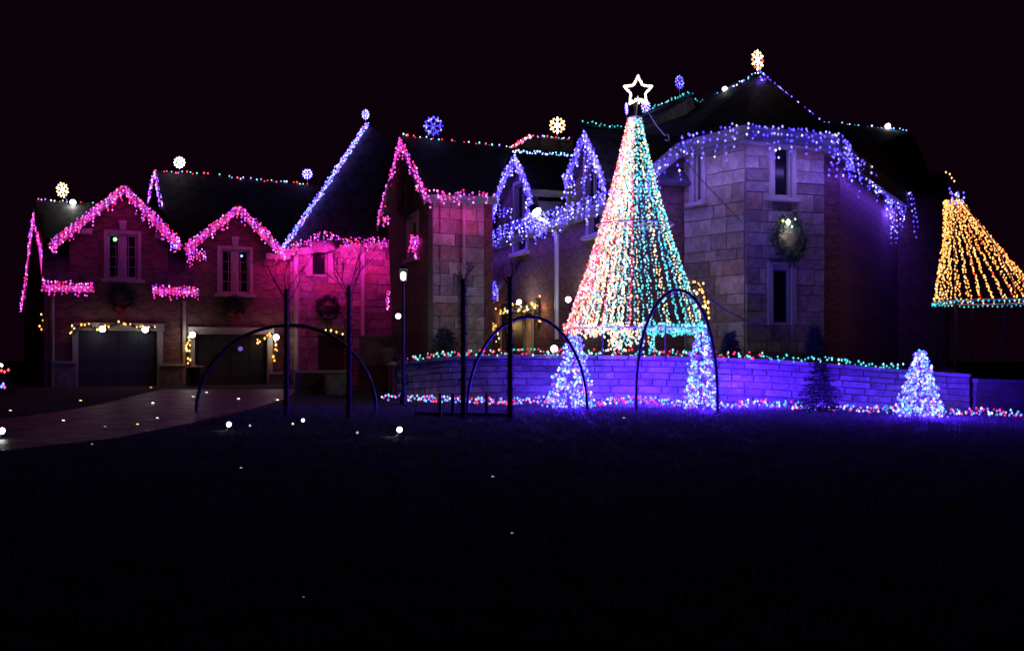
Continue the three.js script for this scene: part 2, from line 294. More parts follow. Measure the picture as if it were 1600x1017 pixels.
// pieces of stone on a face, coursed, leaving openings free
function frustum(w, h, d, b) {
  const p = [-w / 2, -h / 2, 0, w / 2, -h / 2, 0, w / 2, h / 2, 0, -w / 2, h / 2, 0], W = w / 2 - b, Hh = h / 2 - b, j = () => rr(-0.3, 0.3) * b;
  p.push(-W + j(), -Hh + j(), d + j(), W + j(), -Hh + j(), d + j(), W + j(), Hh + j(), d + j(), -W + j(), Hh + j(), d + j());
  const g = new THREE.BufferGeometry(); g.setAttribute('position', new THREE.Float32BufferAttribute(p, 3)); g.setIndex([4, 5, 6, 4, 6, 7, 0, 1, 5, 0, 5, 4, 1, 2, 6, 1, 6, 5, 2, 3, 7, 2, 7, 6, 3, 0, 4, 3, 4, 7]);
  const q = g.toNonIndexed(), a = q.attributes.position, ou = rnd() * 3, ov = rnd() * 3, uv = [];
  for (let i = 0; i < a.count; i++) uv.push(a.getX(i) + ou, a.getY(i) + ov);
  q.setAttribute('uv', new THREE.Float32BufferAttribute(uv, 2)); q.computeVertexNormals(); return q;
}
function stones(face, x0, x1, y0, y1, holes, backing, mats = M.stone, mix = stoneMix, rh = [0.26, 0.52], sw = [0.5, 1.15]) {
  let y = y0;
  while (y < y1 - 0.05) {
    let h = Math.min(rr(...rh), y1 - y); if (y1 - y - h < 0.12) h = y1 - y;
    let free = [[x0, x1]];
    for (const o of holes) if (o.y0 - 0.02 < y + h && o.y1 + 0.02 > y) free = free.flatMap(([a, b]) => [[a, Math.min(b, o.x0 - 0.02)], [Math.max(a, o.x1 + 0.02), b]].filter(([c, d]) => d - c > 0.1));
    for (const [a, b] of free) { let x = a; while (x < b - 0.02) { let w = Math.min(rr(...sw), b - x); if (b - x - w < 0.25) w = b - x; const o = new THREE.Mesh(frustum(w - 0.012, h - 0.012, rr(0.02, 0.045), 0.012), mats[pick(mix)]); o.name = 'stone'; o.castShadow = o.receiveShadow = true; backing.add(o); const q = face.w(x + w / 2, y + h / 2, 0.004); o.position.copy(q).sub(worldOf(backing)).applyQuaternion(backing.quaternion.clone().invert()); x += w; } }
    y += h;
  }
}
function stoneWall(face, pts, holes, opt = {}) {
  const b = wall(face, pts, holes, M.mortar), q = pts.map((x) => face.l(...x)), xs = q.map((v) => v[0]);
  stones(face, Math.min(...xs), Math.max(...xs), opt.y0 ?? Math.max(...[...q].sort((a, c) => a[1] - c[1]).slice(0, 2).map((v) => v[1])), opt.y1 ?? [...q].sort((a, c) => c[1] - a[1])[1][1], [...holes, ...(opt.skip ?? [])].map((h) => hole(face, h)), b, M.stone, stoneMix, opt.rh, opt.sw);
  return b;
}
// a roof slope of some thickness, shingled; first edge is the eave
function slab(pts, thick = 0.14, m = M.shingle, name = 'roof', parent = house) {
  const n = V3(0, 0, 0); pts.forEach((p, i) => { const q = pts[(i + 1) % pts.length]; n.add(p.clone().cross(q)); }); n.normalize(); if (n.y < 0) { pts = [...pts].reverse(); n.negate(); }
  const e = pts[1].clone().sub(pts[0]).normalize(), f = n.clone().cross(e), flat = pts.map((p) => { const d = p.clone().sub(pts[0]); return new THREE.Vector2(d.dot(e), d.dot(f)); });
  const tri = THREE.ShapeUtils.triangulateShape(flat, []), P = [], U = [], put = (p, u) => { P.push(p.x, p.y, p.z); U.push(u.x, u.y); }, low = pts.map((p) => p.clone().addScaledVector(n, -thick));
  for (const t of tri) { for (const i of t) put(pts[i], flat[i]); for (const i of [...t].reverse()) put(low[i], flat[i]); }
  pts.forEach((p, i) => { const j = (i + 1) % pts.length; for (const [a, k] of [[low, i], [low, j], [pts, j], [low, i], [pts, j], [pts, i]]) put(a[k], flat[k]); });
  const g = new THREE.BufferGeometry(); g.setAttribute('position', new THREE.Float32BufferAttribute(P, 3)); g.setAttribute('uv', new THREE.Float32BufferAttribute(U, 2)); g.computeVertexNormals();
  return wmesh(name, g, m, parent);
}
const board = (a, b, w = 0.06, h = 0.26, dy = -0.1, dz = 0.02, name = 'fascia', m = M.trim) => wmesh(name, bar(a.clone().add(V3(0, dy, dz)), b.clone().add(V3(0, dy, dz)), w, h), m, house);
function gableRoof(peak, left, right, back) {      // two slopes that run back from a gable front, with barge boards and soffits
  const pk = peak.clone().add(back);
  slab([left, left.clone().add(back), pk, peak]); slab([right, right.clone().add(back), pk, peak]);
  for (const e of [left, right]) board(peak, e, 0.05, 0.3, -0.17, 0.03, 'barge_board');
}

// ---- garage wing on the west side
const G = new Face(68, 42, 450, 46);
const garageDoors = [[121, 517, 245, 612], [303, 523, 417, 612]], gWin = [[167, 366, 214, 436], [344, 390, 389, 459]];
wall(G, [[82, 622], [82, 446], [108, 446], [108, 356], [194, 296], [262, 360], [262, 446], [289, 446], [289, 622]], [garageDoors[0], gWin[0]], M.brick);
wall(G, [[289.4, 622], [289.4, 392], [372, 326], [452, 392], [452, 622]], [garageDoors[1], gWin[1]], M.brick);
windowIn(G, gWin[0], { panes: 2, mullion: 0.34, sill: 1, key: 1 }); windowIn(G, gWin[1], { panes: 2, mullion: 0.34, sill: 1, key: 1 });
for (const h of garageDoors) {
  const { x0, x1, y0, y1 } = hole(G, h), w = x1 - x0, t = y1 - y0, d = new THREE.Group(); d.name = 'garage_door'; house.add(d); G.place(d, (x0 + x1) / 2, y0, -0.2, house);
  mesh('door_leaf', box(w - 0.02, t - 0.02, 0.05, 0, t / 2, -0.05), M.garage, d);
  const pg = new THREE.BoxGeometry(w / 4 - 0.1, t / 4 - 0.1, 0.03);
  for (let i = 0; i < 4; i++) for (let j = 0; j < 4; j++) { const p = mesh('panel', pg, M.garage, d); p.position.set(-w / 2 + w / 4 * (i + 0.5), t / 4 * (j + 0.5), -0.012); }
  const k = new THREE.Group(); k.name = 'garage_surround'; house.add(k); G.place(k, (x0 + x1) / 2, y0, 0, house);
  mesh('jamb', box(0.22, t, 0.1, -w / 2 - 0.1, t / 2, 0.052), M.trim, k); mesh('jamb', box(0.22, t, 0.1, w / 2 + 0.1, t / 2, 0.052), M.trim, k); mesh('lintel', box(w + 0.5, 0.3, 0.14, 0, t + 0.16, 0.072), M.trim, k);
}
for (const [a, b, c] of [[83, 117, 568], [249, 287, 572], [421, 450, 585]]) { const q = G.l(a, c), r = G.l(b, c), bot = G.l((a + b) / 2, 618)[1]; const o = mesh('stone_base', box(r[0] - q[0], q[1] - bot, 0.12, (r[0] - q[0]) / 2, (q[1] - bot) / 2, 0.06), M.stone[1], house); G.place(o, q[0], bot, 0.003, house); wmesh('base_cap', bar(G.w(q[0] - 0.05, q[1] + 0.05, 0.07), G.w(r[0] + 0.05, q[1] + 0.05, 0.07), 0.24, 0.1), M.trim, house); }
const gBack = V3(-0.42, 0, -0.91);
{
  gableRoof(at(194, 287, 42.8), at(78, 380, 41.6), at(282, 381, 43.4), gBack.clone().multiplyScalar(5.5));
  gableRoof(at(372, 319, 44.6), at(289, 386, 43.6), at(443, 393, 45.6), gBack.clone().multiplyScalar(5));
  for (const q of [[121, 143, 361], [241, 258, 368], [290, 312, 398], [414, 452, 400]]) { const o = wmesh('cornice_return', bar(G.p(q[0], q[2], 0.14), G.p(q[1], q[2] + 1, 0.14), 0.28, 0.22), M.trim, house); }
  slab([at(64, 444, 41.5), at(147, 446, 42.4), at(128, 378, 43.6), at(66, 372, 42.9)]);                       // skirt roofs either side of the first gable
  slab([at(238, 448, 43.3), at(312, 451, 43.9), at(287, 374, 45.2), at(258, 378, 44.9)]);
  board(at(64, 446, 41.48), at(147, 448, 42.38)); board(at(238, 450, 43.28), at(312, 453, 43.88));
  // west end gable and its ridge
  const WE = new Face(68, 42, 35, 50); wall(WE, [[68, 622], [68, 444], [53, 332], [37, 480], [37, 622]], [], M.brick);
  slab([at(66, 443, 41.9), at(110, 440, 42.6), at(160, 318, 47.4), at(54, 313, 46.6)]); slab([at(34, 485, 50.6), at(54, 313, 46.6), at(160, 318, 47.4), at(150, 480, 52)]);
  board(at(53, 326, 46.2), at(67, 442, 41.8), 0.05, 0.3, -0.1, 0.05, 'barge_board'); board(at(53, 326, 46.2), at(34, 482, 50.2), 0.05, 0.3, -0.1, 0.05, 'barge_board');
  // main garage roof
  slab([at(292, 446, 44.2), at(447, 470, 46.5), at(505, 291, 53.5), at(243, 267, 49), at(251, 322, 47.2), at(262, 350, 46.4)]);
  slab([at(231, 320, 53), at(243, 267, 49), at(505, 291, 53.5), at(500, 350, 58)]);
  board(at(243, 270, 49), at(251, 324, 47.1), 0.05, 0.25, -0.05, 0.05, 'barge_board');
  wmesh('wall', merge([bar(at(232, 430, 53), at(480, 440, 58), 0.3, 9)]), M.brick, house);
  for (const x of [81, 287]) wmesh('downspout', bar(G.p(x, x < 100 ? 460 : 470, 0.1), G.p(x, 610, 0.1), 0.1, 0.1), M.trim, house);
}
// ---- stone link with the eyebrow window
const K = new Face(452, 46, 616, 47.9), kWin = [485, 386, 511, 432], kDoor = [497, 524, 538, 620];
stoneWall(K, [[452.5, 622], [452.5, 380], [614, 376], [614, 622]], [kWin, kDoor]);
windowIn(K, kWin, { casing: 0.22, sill: 0 });
{ const { x0, x1, y0, y1 } = hole(K, kDoor), d = mesh('door', box(x1 - x0, y1 - y0, 0.08, 0, (y1 - y0) / 2, -0.2), M.door, house); K.place(d, (x0 + x1) / 2, y0, 0, house); }
for (const x of [463, 567]) wmesh('pilaster', bar(K.p(x, 382, 0.12), K.p(x, 610, 0.12), 0.34, 0.16), M.trim, house);
slab([at(438, 390, 45.6), at(640, 373, 47.6), at(700, 300, 50), at(573, 192, 50.8)]); slab([at(438, 390, 45.6), at(573, 192, 50.8), at(575, 330, 58), at(470, 390, 54)]); slab([at(573, 192, 50.8), at(700, 300, 50), at(700, 330, 57), at(575, 330, 58)]);
board(at(440, 391, 45.6), at(616, 376, 47.5));
wmesh('eyebrow_roof', new THREE.CylinderGeometry(0.75, 0.75, 0.5, 16, 1, false, -Math.PI / 2, Math.PI).rotateX(Math.PI / 2).scale(1, 0.7, 1).translate(...at(505, 376, 46.2).toArray()), M.shingle, house);
// ---- gable wing in the middle
const E0 = new Face(675, 36, 598, 44), WF = new Face(675, 36, 790, 37.6), gW = [640, 342, 653, 404];
wall(E0, [[674.6, 620], [674.6, 312], [627, 226], [612, 282], [612, 620]], [gW], M.brick);
windowIn(E0, gW, { panes: 1, casing: 0.2, sill: 1 });
stoneWall(WF, [[675.4, 575], [675.4, 308], [756, 311], [756, 575]], []);
wall(new Face(756.3, 37.1, 752, 42), [[756.2, 575], [756.2, 311], [752, 330], [752, 575]], [], M.brick);
{
  const ridge = [at(626, 211, 40), at(803, 231, 42.4)];
  slab([at(664, 303, 35.5), at(770, 307, 37), at(798, 230.5, 42.3), ridge[0]]); slab([ridge[0], ridge[1], at(800, 330, 48), at(588, 351, 44.6)]);
  board(at(664, 305, 35.5), at(776, 309, 37.1)); board(at(626, 216, 39.9), at(664, 305, 35.5), 0.05, 0.34, -0.15, 0.06, 'barge_board'); board(at(626, 216, 39.9), at(589, 350, 44.4), 0.05, 0.34, -0.15, 0.06, 'barge_board');
  wmesh('downspout', bar(WF.p(725, 312, 0.16), WF.p(725, 560, 0.16), 0.11, 0.09), M.trim, house);
  wmesh('wall', bar(at(612, 420, 44.2), at(800, 420, 48), 0.3, 7), M.brick, house);
}
// ---- entry side of the east wing, with two wall dormers
const E = new Face(752, 46, 948, 34.2), eWin = [[806, 354, 824, 394], [922, 328, 944, 366]], eDoor = [786, 488, 832, 575], dWin = [[806, 288, 819, 345], [917, 240, 931, 318]];
const ePts = [[752, 575], [752, 388], [776, 378], [776, 302], [804, 246], [829, 296], [829, 360], [884, 341], [884, 276], [912, 210], [940, 274], [940, 321], [948, 318], [948, 585]];
wall(E, ePts, [...eWin, eDoor, ...dWin], M.brick);
for (const h of eWin) windowIn(E, h, { sill: 1, casing: 0.2 });
for (const h of dWin) windowIn(E, h, { casing: 0.12 });
{ const { x0, x1, y0, y1 } = hole(E, eDoor), w = x1 - x0, t = y1 - y0, d = new THREE.Group(); d.name = 'entrance'; house.add(d); E.place(d, (x0 + x1) / 2, y0, -0.16, house);
  mesh('door_leaf', box(w * 0.56, t, 0.07, -w * 0.2, t / 2, 0), M.door, d); mesh('sidelight_frame', merge([box(0.06, t, 0.1, w * 0.12, t / 2, 0), box(0.06, t, 0.1, w * 0.46, t / 2, 0), box(w * 0.34, 0.06, 0.1, w * 0.29, t - 0.03, 0)]), M.trim, d);
  mesh('lit_window', box(w * 0.28, t * 0.8, 0.02, w * 0.29, t * 0.5, -0.03), std({ color: lin(0.3, 0.2, 0.1), emissive: lin(1, 0.5, 0.2), emissiveIntensity: 0.1, roughness: 0.2 }), d);
  wmesh('casing', merge([bar(E.w(x0 - 0.14, y0, 0.05), E.w(x0 - 0.14, y1 + 0.2, 0.05), 0.2, 0.1), bar(E.w(x1 + 0.14, y0, 0.05), E.w(x1 + 0.14, y1 + 0.2, 0.05), 0.2, 0.1), bar(E.w(x0, y1 + 0.12, 0.05), E.w(x1, y1 + 0.12, 0.05), 0.1, 0.2)]), M.trim, house); }
const inE = V3(0.94, 0, -0.34);
{
  const near = [at(951, 317, 34), at(1066, 219, 34.8)], apex = [at(1187, 112, 38), at(1000, 187, 47)];
  slab([E.p(747, 390, 0.2), near[0], near[1], apex[0], apex[1]]);
  board(E.p(747, 389, 0.3), E.p(952, 317, 0.3), 0.08, 0.3);
  gableRoof(E.p(804, 239, 0.35), E.p(774, 306, 0.35), E.p(831, 299, 0.35), inE.clone().multiplyScalar(3.2)); gableRoof(E.p(912, 202, 0.35), E.p(882, 280, 0.35), E.p(943, 278, 0.35), inE.clone().multiplyScalar(3.4));
  for (const [a, L] of [[E.p(829, 345, -0.05), 2.4], [E.p(939, 318, -0.05), 2.4]]) wmesh('dormer_cheek', bar(a, a.clone().addScaledVector(inE, L), 0.2, 1.5), M.trim, house);
  { const a = E.p(831, 299, 0.35); board(a, a.clone().addScaledVector(inE, 2.9), 0.1, 0.24, -0.05, 0.04); }
  // roofs of the middle part behind the dormers
  slab([at(780, 320, 47), at(905, 318, 48), at(894, 218, 50), at(830, 212, 49), at(800, 231, 48)]); slab([at(830, 212, 49), at(894, 218, 50), at(900, 320, 55), at(800, 320, 54)]);
  slab([at(900, 330, 43), at(1010, 330, 44), at(1034, 208, 47.5), at(912, 193, 45.5)]); slab([at(912, 193, 45.5), at(1034, 208, 47.5), at(1040, 320, 52), at(890, 320, 49)]);
  // pale cross gable under the east ridge
  slab([at(1008, 198, 44), at(1081, 151, 40), at(1087, 168, 40), at(1037, 214, 43.2)], 0.2, M.trim, 'gable_panel'); slab([at(1008, 196, 44), at(1081, 149, 40), at(1079, 145, 40.4), at(1002, 180, 44.4)]); slab([at(1079, 145, 40.4), at(1094, 161, 40.8), at(1040, 205, 45), at(1002, 180, 44.4)]);
  // porch canopy
  slab([at(738, 466, 42.4), at(776, 450, 40.4), at(786, 436, 41.6), at(750, 448, 43.6)]); board(at(738, 468, 42.35), at(777, 452, 40.35), 0.08, 0.5, -0.18);
  // bright gutter outlet and downspout
  wmesh('downspout', rod([E.p(832, 337, 0.4), E.p(845, 343, 0.4), E.p(862, 352, 0.35), E.p(869, 360, 0.25), E.p(870, 380, 0.16), E.p(870, 450, 0.16), E.p(870, 530, 0.16)], 0.08, 8), M.metal, house);
}
// ---- stone bay and the east side
const T1 = new Face(1070, 35, 1165, 33), T2 = new Face(1165, 33, 1288, 33.9), T3 = new Face(1287, 34.4, 1312, 34.7), T4 = new Face(1312, 34.7, 1404, 45.5), T5 = new Face(1404, 45.5, 1482, 46.5), T6 = new Face(948, 34.2, 1070, 35.1);
const tW = [[1087, 238, 1098, 316], [1208, 228, 1236, 309], [1206, 418, 1236, 508]];
wall(T6, [[948.4, 585], [948.4, 322], [1069.5, 222], [1069.5, 585]], [], M.brick);
stoneWall(T1, [[1070, 590], [1070, 222], [1164.6, 204], [1164.6, 590]], [tW[0]], { rh: [0.3, 0.58], sw: [0.45, 1.3] });
stoneWall(T2, [[1165.4, 590], [1165.4, 204], [1288, 214], [1288, 590]], [tW[1], tW[2]], { rh: [0.28, 0.55], sw: [0.45, 1.2] });
wall(T3, [[1286, 590], [1286, 216], [1312, 220], [1312, 590]], [], M.brick); wall(T4, [[1312.5, 590], [1312.5, 222], [1404, 318], [1404, 590]], [], M.brick); wall(T5, [[1404, 600], [1404, 300], [1480, 304], [1480, 600]], [], M.brick);
windowIn(T1, tW[0], { casing: 0.2, sill: 1 }); windowIn(T2, tW[1], { casing: 0.16, sill: 1 }); windowIn(T2, tW[2], { casing: 0.16 });
{
  const e = [at(951, 318, 33.9), at(1064, 221, 34.6), at(1165, 195, 32.4), at(1313, 212, 33.6), at(1334, 240, 36.1), at(1428, 312, 46.6)], A = at(1187, 112, 38), B = at(1280, 189, 47), Cc = at(1426, 205, 50);
  slab([e[1], e[2], A]); slab([e[2], e[3], A]); slab([e[3], e[4], B, A]); slab([e[4], e[5], Cc, B]); slab([Cc, e[5], at(1480, 330, 52)]);
  for (let i = 0; i < 5; i++) board(e[i], e[i + 1], 0.08, i > 2 ? 0.55 : 0.4, -0.2, 0);
  for (let i = 0; i < 5; i++) { const a = e[i], b = e[i + 1], ins = V3(i > 2 ? -0.5 : 0, 0, -0.45); slab([a, b, b.clone().add(ins), a.clone().add(ins)].map((p) => p.clone().add(V3(0, -0.42, 0))), 0.04, M.trim, 'soffit'); }
  board(A, B, 0.08, 0.5, -0.28, 0.05, 'barge_board');
  board(at(1385, 298, 46), at(1428, 302, 46.3), 0.1, 0.4, -0.1);
  wmesh('wall', bar(at(1010, 420, 52), at(1480, 420, 54), 0.3, 9.5), M.brick, house);
}

// ---------------------------------------------------------------- retaining wall and terrace
const RW = [[622, 33.2, 566, 640], [700, 32.1, 558, 634], [800, 31, 555, 634], [900, 30.2, 556, 634], [1000, 29.7, 557, 635], [1100, 29.3, 559, 637], [1200, 29, 562, 640], [1300, 28.6, 569, 645], [1400, 28.2, 577, 650], [1470, 28, 583, 655], [1516, 28, 585, 658]];
const rwAt = (px) => { let i = 0; while (i < RW.length - 2 && RW[i + 1][0] < px) i++; const t = (px - RW[i][0]) / (RW[i + 1][0] - RW[i][0]); return RW[i].map((v, j) => lerp(v, RW[i + 1][j], t)); };
{
  const t = thing('retaining_wall', 'long curved stone retaining wall washed in blue light below the house', 'wall', standing(1060, 29.4));
  const N = 60, P = [], U = [], idx = [];
  for (let i = 0; i <= N; i++) { const [px, d, yt, yb] = rwAt(lerp(622, 1516, i / N)), a = at(px, yb + 8, d), b = at(px, yt, d), bk = b.clone().add(V3(0, 0, -0.4)), ab = a.clone().add(V3(0, 0, -0.4)); for (const [q, u] of [[a, 0], [b, 1.4], [bk, 1.8], [ab, 3.2]]) { P.push(q.x, q.y, q.z); U.push(i * 0.3, u); } }
  for (let i = 0; i < N; i++) for (let k = 0; k < 4; k++) { const a = i * 4 + k, b = i * 4 + (k + 1) % 4; idx.push(a, a + 4, b, b, a + 4, b + 4); }
  let g = new THREE.BufferGeometry(); g.setAttribute('position', new THREE.Float32BufferAttribute(P, 3)); g.setAttribute('uv', new THREE.Float32BufferAttribute(U, 2)); g.setIndex(idx); g = g.toNonIndexed(); g.computeVertexNormals();
  wmesh('wall_core', g, M.mortar, t);
  const top = (px) => { const [, d, yt] = rwAt(px); return at(px, yt, d); }, bot = (px) => { const [, d, , yb] = rwAt(px); return at(px, yb + 4, d); };
  const dpx = (px, m) => m / (rwAt(px)[1] / F);
  const put = (x0, x1, f0, f1, name, proud) => {
    const c = (x0 + x1) / 2, a = bot(x0).lerp(top(x0), (f0 + f1) / 2), b = bot(x1).lerp(top(x1), (f0 + f1) / 2), u = b.clone().sub(a), L = u.length(); u.normalize(); const n = V3(-u.z, 0, u.x); if (n.z < 0) n.negate(); n.normalize();
    const h = bot(c).distanceTo(top(c)) * (f1 - f0), v = n.clone().cross(u).normalize();
    const o = mesh(name, frustum(L - 0.014, h - 0.012, proud, 0.012), pick(M.wallStone), t);
    o.quaternion.setFromRotationMatrix(new THREE.Matrix4().makeBasis(u, v, n)); o.position.copy(a).lerp(b, 0.5).addScaledVector(n, 0.004).sub(t.position);
  };
  const rows = [0, 0.17, 0.3, 0.44, 0.57, 0.7, 0.81, 0.93];
  for (let r = 0; r + 1 < rows.length; r++) { let x = 622; while (x < 1514) { let w = dpx(x, rr(0.34, 0.95)); if (1516 - x - w < 12) w = 1516 - x; put(x, Math.min(1516, x + w), rows[r], rows[r + 1], 'stone', rr(0.02, 0.065)); x += w; } }
  let x = 622; while (x < 1512) { let w = dpx(x, rr(0.8, 1.1)); if (1516 - x - w < 20) w = 1516 - x; put(x, Math.min(1516, x + w), 0.935, 1.02, 'cap_stone', 0.13); x += w; }
  const P2 = [], I2 = [], U2 = [];
  const S = 40; for (let i = 0; i <= S; i++) { const px = lerp(622, 1516, i / S), [, d, yt] = rwAt(px), a = at(px, yt, d).add(V3(0, -0.02, -0.3)), b = a.clone().add(V3(a.x * 0.5, 0.05, -15)); P2.push(...a.toArray(), ...b.toArray()); U2.push(a.x / 3, a.z / 3, b.x / 3, b.z / 3); if (i < S) { const k = i * 2; I2.push(k, k + 2, k + 1, k + 1, k + 2, k + 3); } }
  g = new THREE.BufferGeometry(); g.setAttribute('position', new THREE.Float32BufferAttribute(P2, 3)); g.setAttribute('uv', new THREE.Float32BufferAttribute(U2, 2)); g.setIndex(I2); g.computeVertexNormals();
  tag(mesh('terrace', g, M.grass, scene), 'planted terrace between the retaining wall and the house', 'terrace', null, 'structure');
  // return of the wall at its west end, and a lower stretch past the east corner
  const lo = thing('garden_wall', 'lower dim stretch of garden wall past the east corner of the retaining wall', 'wall', standing(1570, 28.6));
  wmesh('wall_core', bar(at(1518, 622, 28.2), at(1680, 628, 29.6), 0.35, 1), M.mortar, lo); wmesh('coping', bar(at(1517, 594, 28.2), at(1680, 599, 29.6), 0.5, 0.09), M.wallStone[1], lo);
  const wr = thing('side_wall', 'dark brick side wall under the west end of the terrace', 'wall', standing(600, 35));
  wmesh('wall_core', bar(at(621, 605, 33.3), at(612, 600, 40.5), 0.3, 1.5), M.brick, wr); wmesh('coping', bar(at(621, 568, 33.3), at(612, 570, 40.5), 0.42, 0.1), M.trim, wr);
}
const terraceAt = (px, d) => { const [, d0, yt] = rwAt(clamp(px, 622, 1516)), y = at(px, yt, d0).y; return V3((px - W0 / 2) / F * d, y, -d); };

// stone piers and knee wall by the steps west of the terrace
{
  const pier = (label, px0, px1, y0, d, m) => { const a = at(px0, y0, d), b = at(px1, y0, d), g = groundY(a.x, d), t = thing('stone_pier', label, 'pier', V3((a.x + b.x) / 2, g, -d), 'piers beside the steps'), w = b.x - a.x, h = a.y - g; mesh('shaft', box(w, h + 0.3, w * 0.8, 0, h / 2 - 0.15, 0), m, t); mesh('cap', box(w + 0.12, 0.09, w * 0.8 + 0.12, 0, h + 0.05, 0), M.trim, t); };
  pier('pale stone pier catching blue light beside the garden steps', 511, 540, 583, 36, M.wallStone[1]);
  pier('wide dark brick pier at the end of the driveway', 464, 508, 583, 37, M.brick);
  const t = thing('knee_wall', 'pale low wall in front of the pink lit stone link', 'wall', standing(588, 41));
  wmesh('wall_core', bar(at(565, 552, 41.5), at(614, 552, 40.5), 0.3, 1.3), M.wallStone[3], t); wmesh('coping', bar(at(564, 526, 41.5), at(615, 526, 40.5), 0.42, 0.09), M.trim, t); wmesh('footing', bar(at(565, 590, 41.5), at(614, 590, 40.5), 0.36, 1), M.brick, t);
}

// ---------------------------------------------------------------- light strings on the house
const lp = { drop: [2, 5], pal: 'pink', sp: 0.075, step: 0.115, k: 0.85 };
lightString('pink and red icicle lights on the tall first garage gable', { ...lp, path: [[80, 374, 41.4], [135, 333, 42], [194, 290, 42.6], [235, 328, 42.9], [280, 372, 43.2]], drop: [2, 6], light: 4, aim: V3(0, -1, -0.2), down: 0.3 });
lightString('pink icicle lights on the smaller second garage gable', { ...lp, path: [[291, 380, 43.4], [372, 322, 44.4], [412, 355, 45], [443, 392, 45.4]], drop: [2, 5], light: 4, aim: V3(0, -1, -0.2), down: 0.25 });
lightString('violet lights bunched on the corner where the first gable ends', { ...lp, pal: 'pinkBlue', path: [[266, 376, 43.1], [272, 384, 43.1], [279, 372, 43.15]], drop: [2, 4], sp: 0.09 });
lightString('red icicle lights bunched under the eave where the second gable starts', { ...lp, path: [[294, 386, 43.3], [300, 394, 43.3], [321, 390, 43.5]], drop: [3, 6], sp: 0.09, light: 4 });
lightString('pink icicle lights on the low eave at the west corner', { ...lp, path: [[68, 440, 41.4], [146, 443, 42.3]], drop: [2, 5], light: 4, aim: V3(0, -1, -0.2) });
lightString('pink and blue icicle lights on the low eave between the garage doors', { ...lp, path: [[238, 447, 43.2], [310, 451, 43.8]], drop: [2, 5], light: 4, aim: V3(0, -1, -0.2) });
lightString('red lights up the front edge of the far west gable', { ...lp, path: [[52, 334, 46], [61, 375, 43.8], [66, 405, 42.8], [69, 440, 41.6]], drop: [1, 3], sp: 0.08, light: 3 });
lightString('red and blue lights down the back edge of the far west gable', { ...lp, path: [[51, 334, 46], [44, 395, 47.8], [37, 450, 49.2], [32, 482, 50.2]], drop: [1, 3], sp: 0.09, light: 3 });
lightString('sparse red and white bulbs along the low ridge at the west end', { path: [[58, 312, 46.6], [110, 315, 47], [150, 318, 47.4]], pal: 'ridge', sp: 0.17, jit: 0.04 });
lightString('blue and red lights on the front edge of the main garage gable', { path: [[241, 268, 48.9], [246, 295, 48], [251, 321, 47.1]], pal: 'pinkBlue', sp: 0.06, rep: 2, jit: 0.07, light: 1.5 });
lightString('blue dotted lights on the back edge of the main garage gable', { path: [[240, 270, 49], [235, 290, 50.5], [231, 316, 52.5]], pal: 'pinkBlue', sp: 0.11, rep: 2, jit: 0.05, gap: 0.2 });
lightString('red dotted bulbs along the main garage ridge', { path: [[243, 267, 48.9], [330, 272, 50.3], [400, 281, 51.6], [500, 289, 53.4]], pal: 'ridge', sp: 0.17, jit: 0.05, gap: 0.25, r: 0.032 });
lightString('thick blue light rope climbing the long hip ridge to its tip', { path: [[441, 388, 45.4], [500, 303, 47.6], [573, 194, 50.6]], pal: 'violet', sp: 0.055, rep: 3, jit: 0.09, light: 2, aim: V3(0.3, -0.4, -1), lc: 'blue' });
lightString('pink icicle lights along the eave over the eyebrow window', { ...lp, path: [[430, 392, 45.3], [455, 382, 45.5], [478, 375, 45.8], [490, 366, 45.8], [505, 362, 45.9], [520, 366, 46.1], [532, 374, 46.4], [612, 373, 47.2]], drop: [2, 5], sp: 0.1, light: 46, fwd: 0.4, down: 0.6, aim: V3(0, -0.8, -1) });
lightString('pink lights on the gable wing edge facing the driveway', { ...lp, path: [[625, 216, 39.8], [608, 280, 42], [590, 342, 44.2]], drop: [1, 4], sp: 0.08, light: 2.5 });
lightString('red and pink lights down the front edge of the gable wing', { ...lp, path: [[625, 216, 39.8], [645, 258, 37.6], [664, 300, 35.4]], drop: [1, 4], sp: 0.09, light: 2.5 });
lightString('small icicle lights on the back eave corner of the gable wing', { ...lp, path: [[591, 340, 44], [612, 341, 42.6]], drop: [1, 4], sp: 0.16 });
lightString('red icicle lights along the front eave of the gable wing', { ...lp, path: [[662, 298, 35.4], [720, 300, 36.2], [772, 303, 37]], drop: [1, 5], sp: 0.12, light: 11, fwd: 0.4, down: 0.65, aim: V3(0, -0.8, -1), gap: 0.1 });
lightString('red and white bulbs along the ridge of the gable wing', { path: [[628, 211, 39.9], [715, 222, 41.2], [799, 230, 42.3], [830, 212, 48.9], [892, 217, 49.9]], pal: 'ridge', sp: 0.15, jit: 0.06, gap: 0.1 });
lightString('short pink icicle lights framing the gable wing window', { ...lp, path: [[641, 370, 38.7], [653, 369, 37.5]], drop: [4, 7], sp: 0.16, light: 4 });
lightString('pink lights wrapped on a shrub at the corner of the pink lit wall', { ...lp, path: [[604, 456, 46], [609, 455, 46]], drop: [6, 7], sp: 0.06, light: 60, fwd: 0.3, down: 0.3, aim: V3(-0.6, -0.1, -1) });
const bl = { drop: [2, 7], pal: 'blue', sp: 0.09, step: 0.12, r: 0.03 };
const ep = (q, out = 0.45) => q.map(([x, y]) => E.p(x, y, out));
const sd = { light: 9, aim: V3(0.6, -0.5, -0.6), down: 0.3, fwd: 0 };
lightString('blue lights on the near side of the first dormer', { ...bl, path: ep([[804, 242], [818, 268], [829, 302], [835, 325]]), drop: [2, 6], sp: 0.08, ...sd });
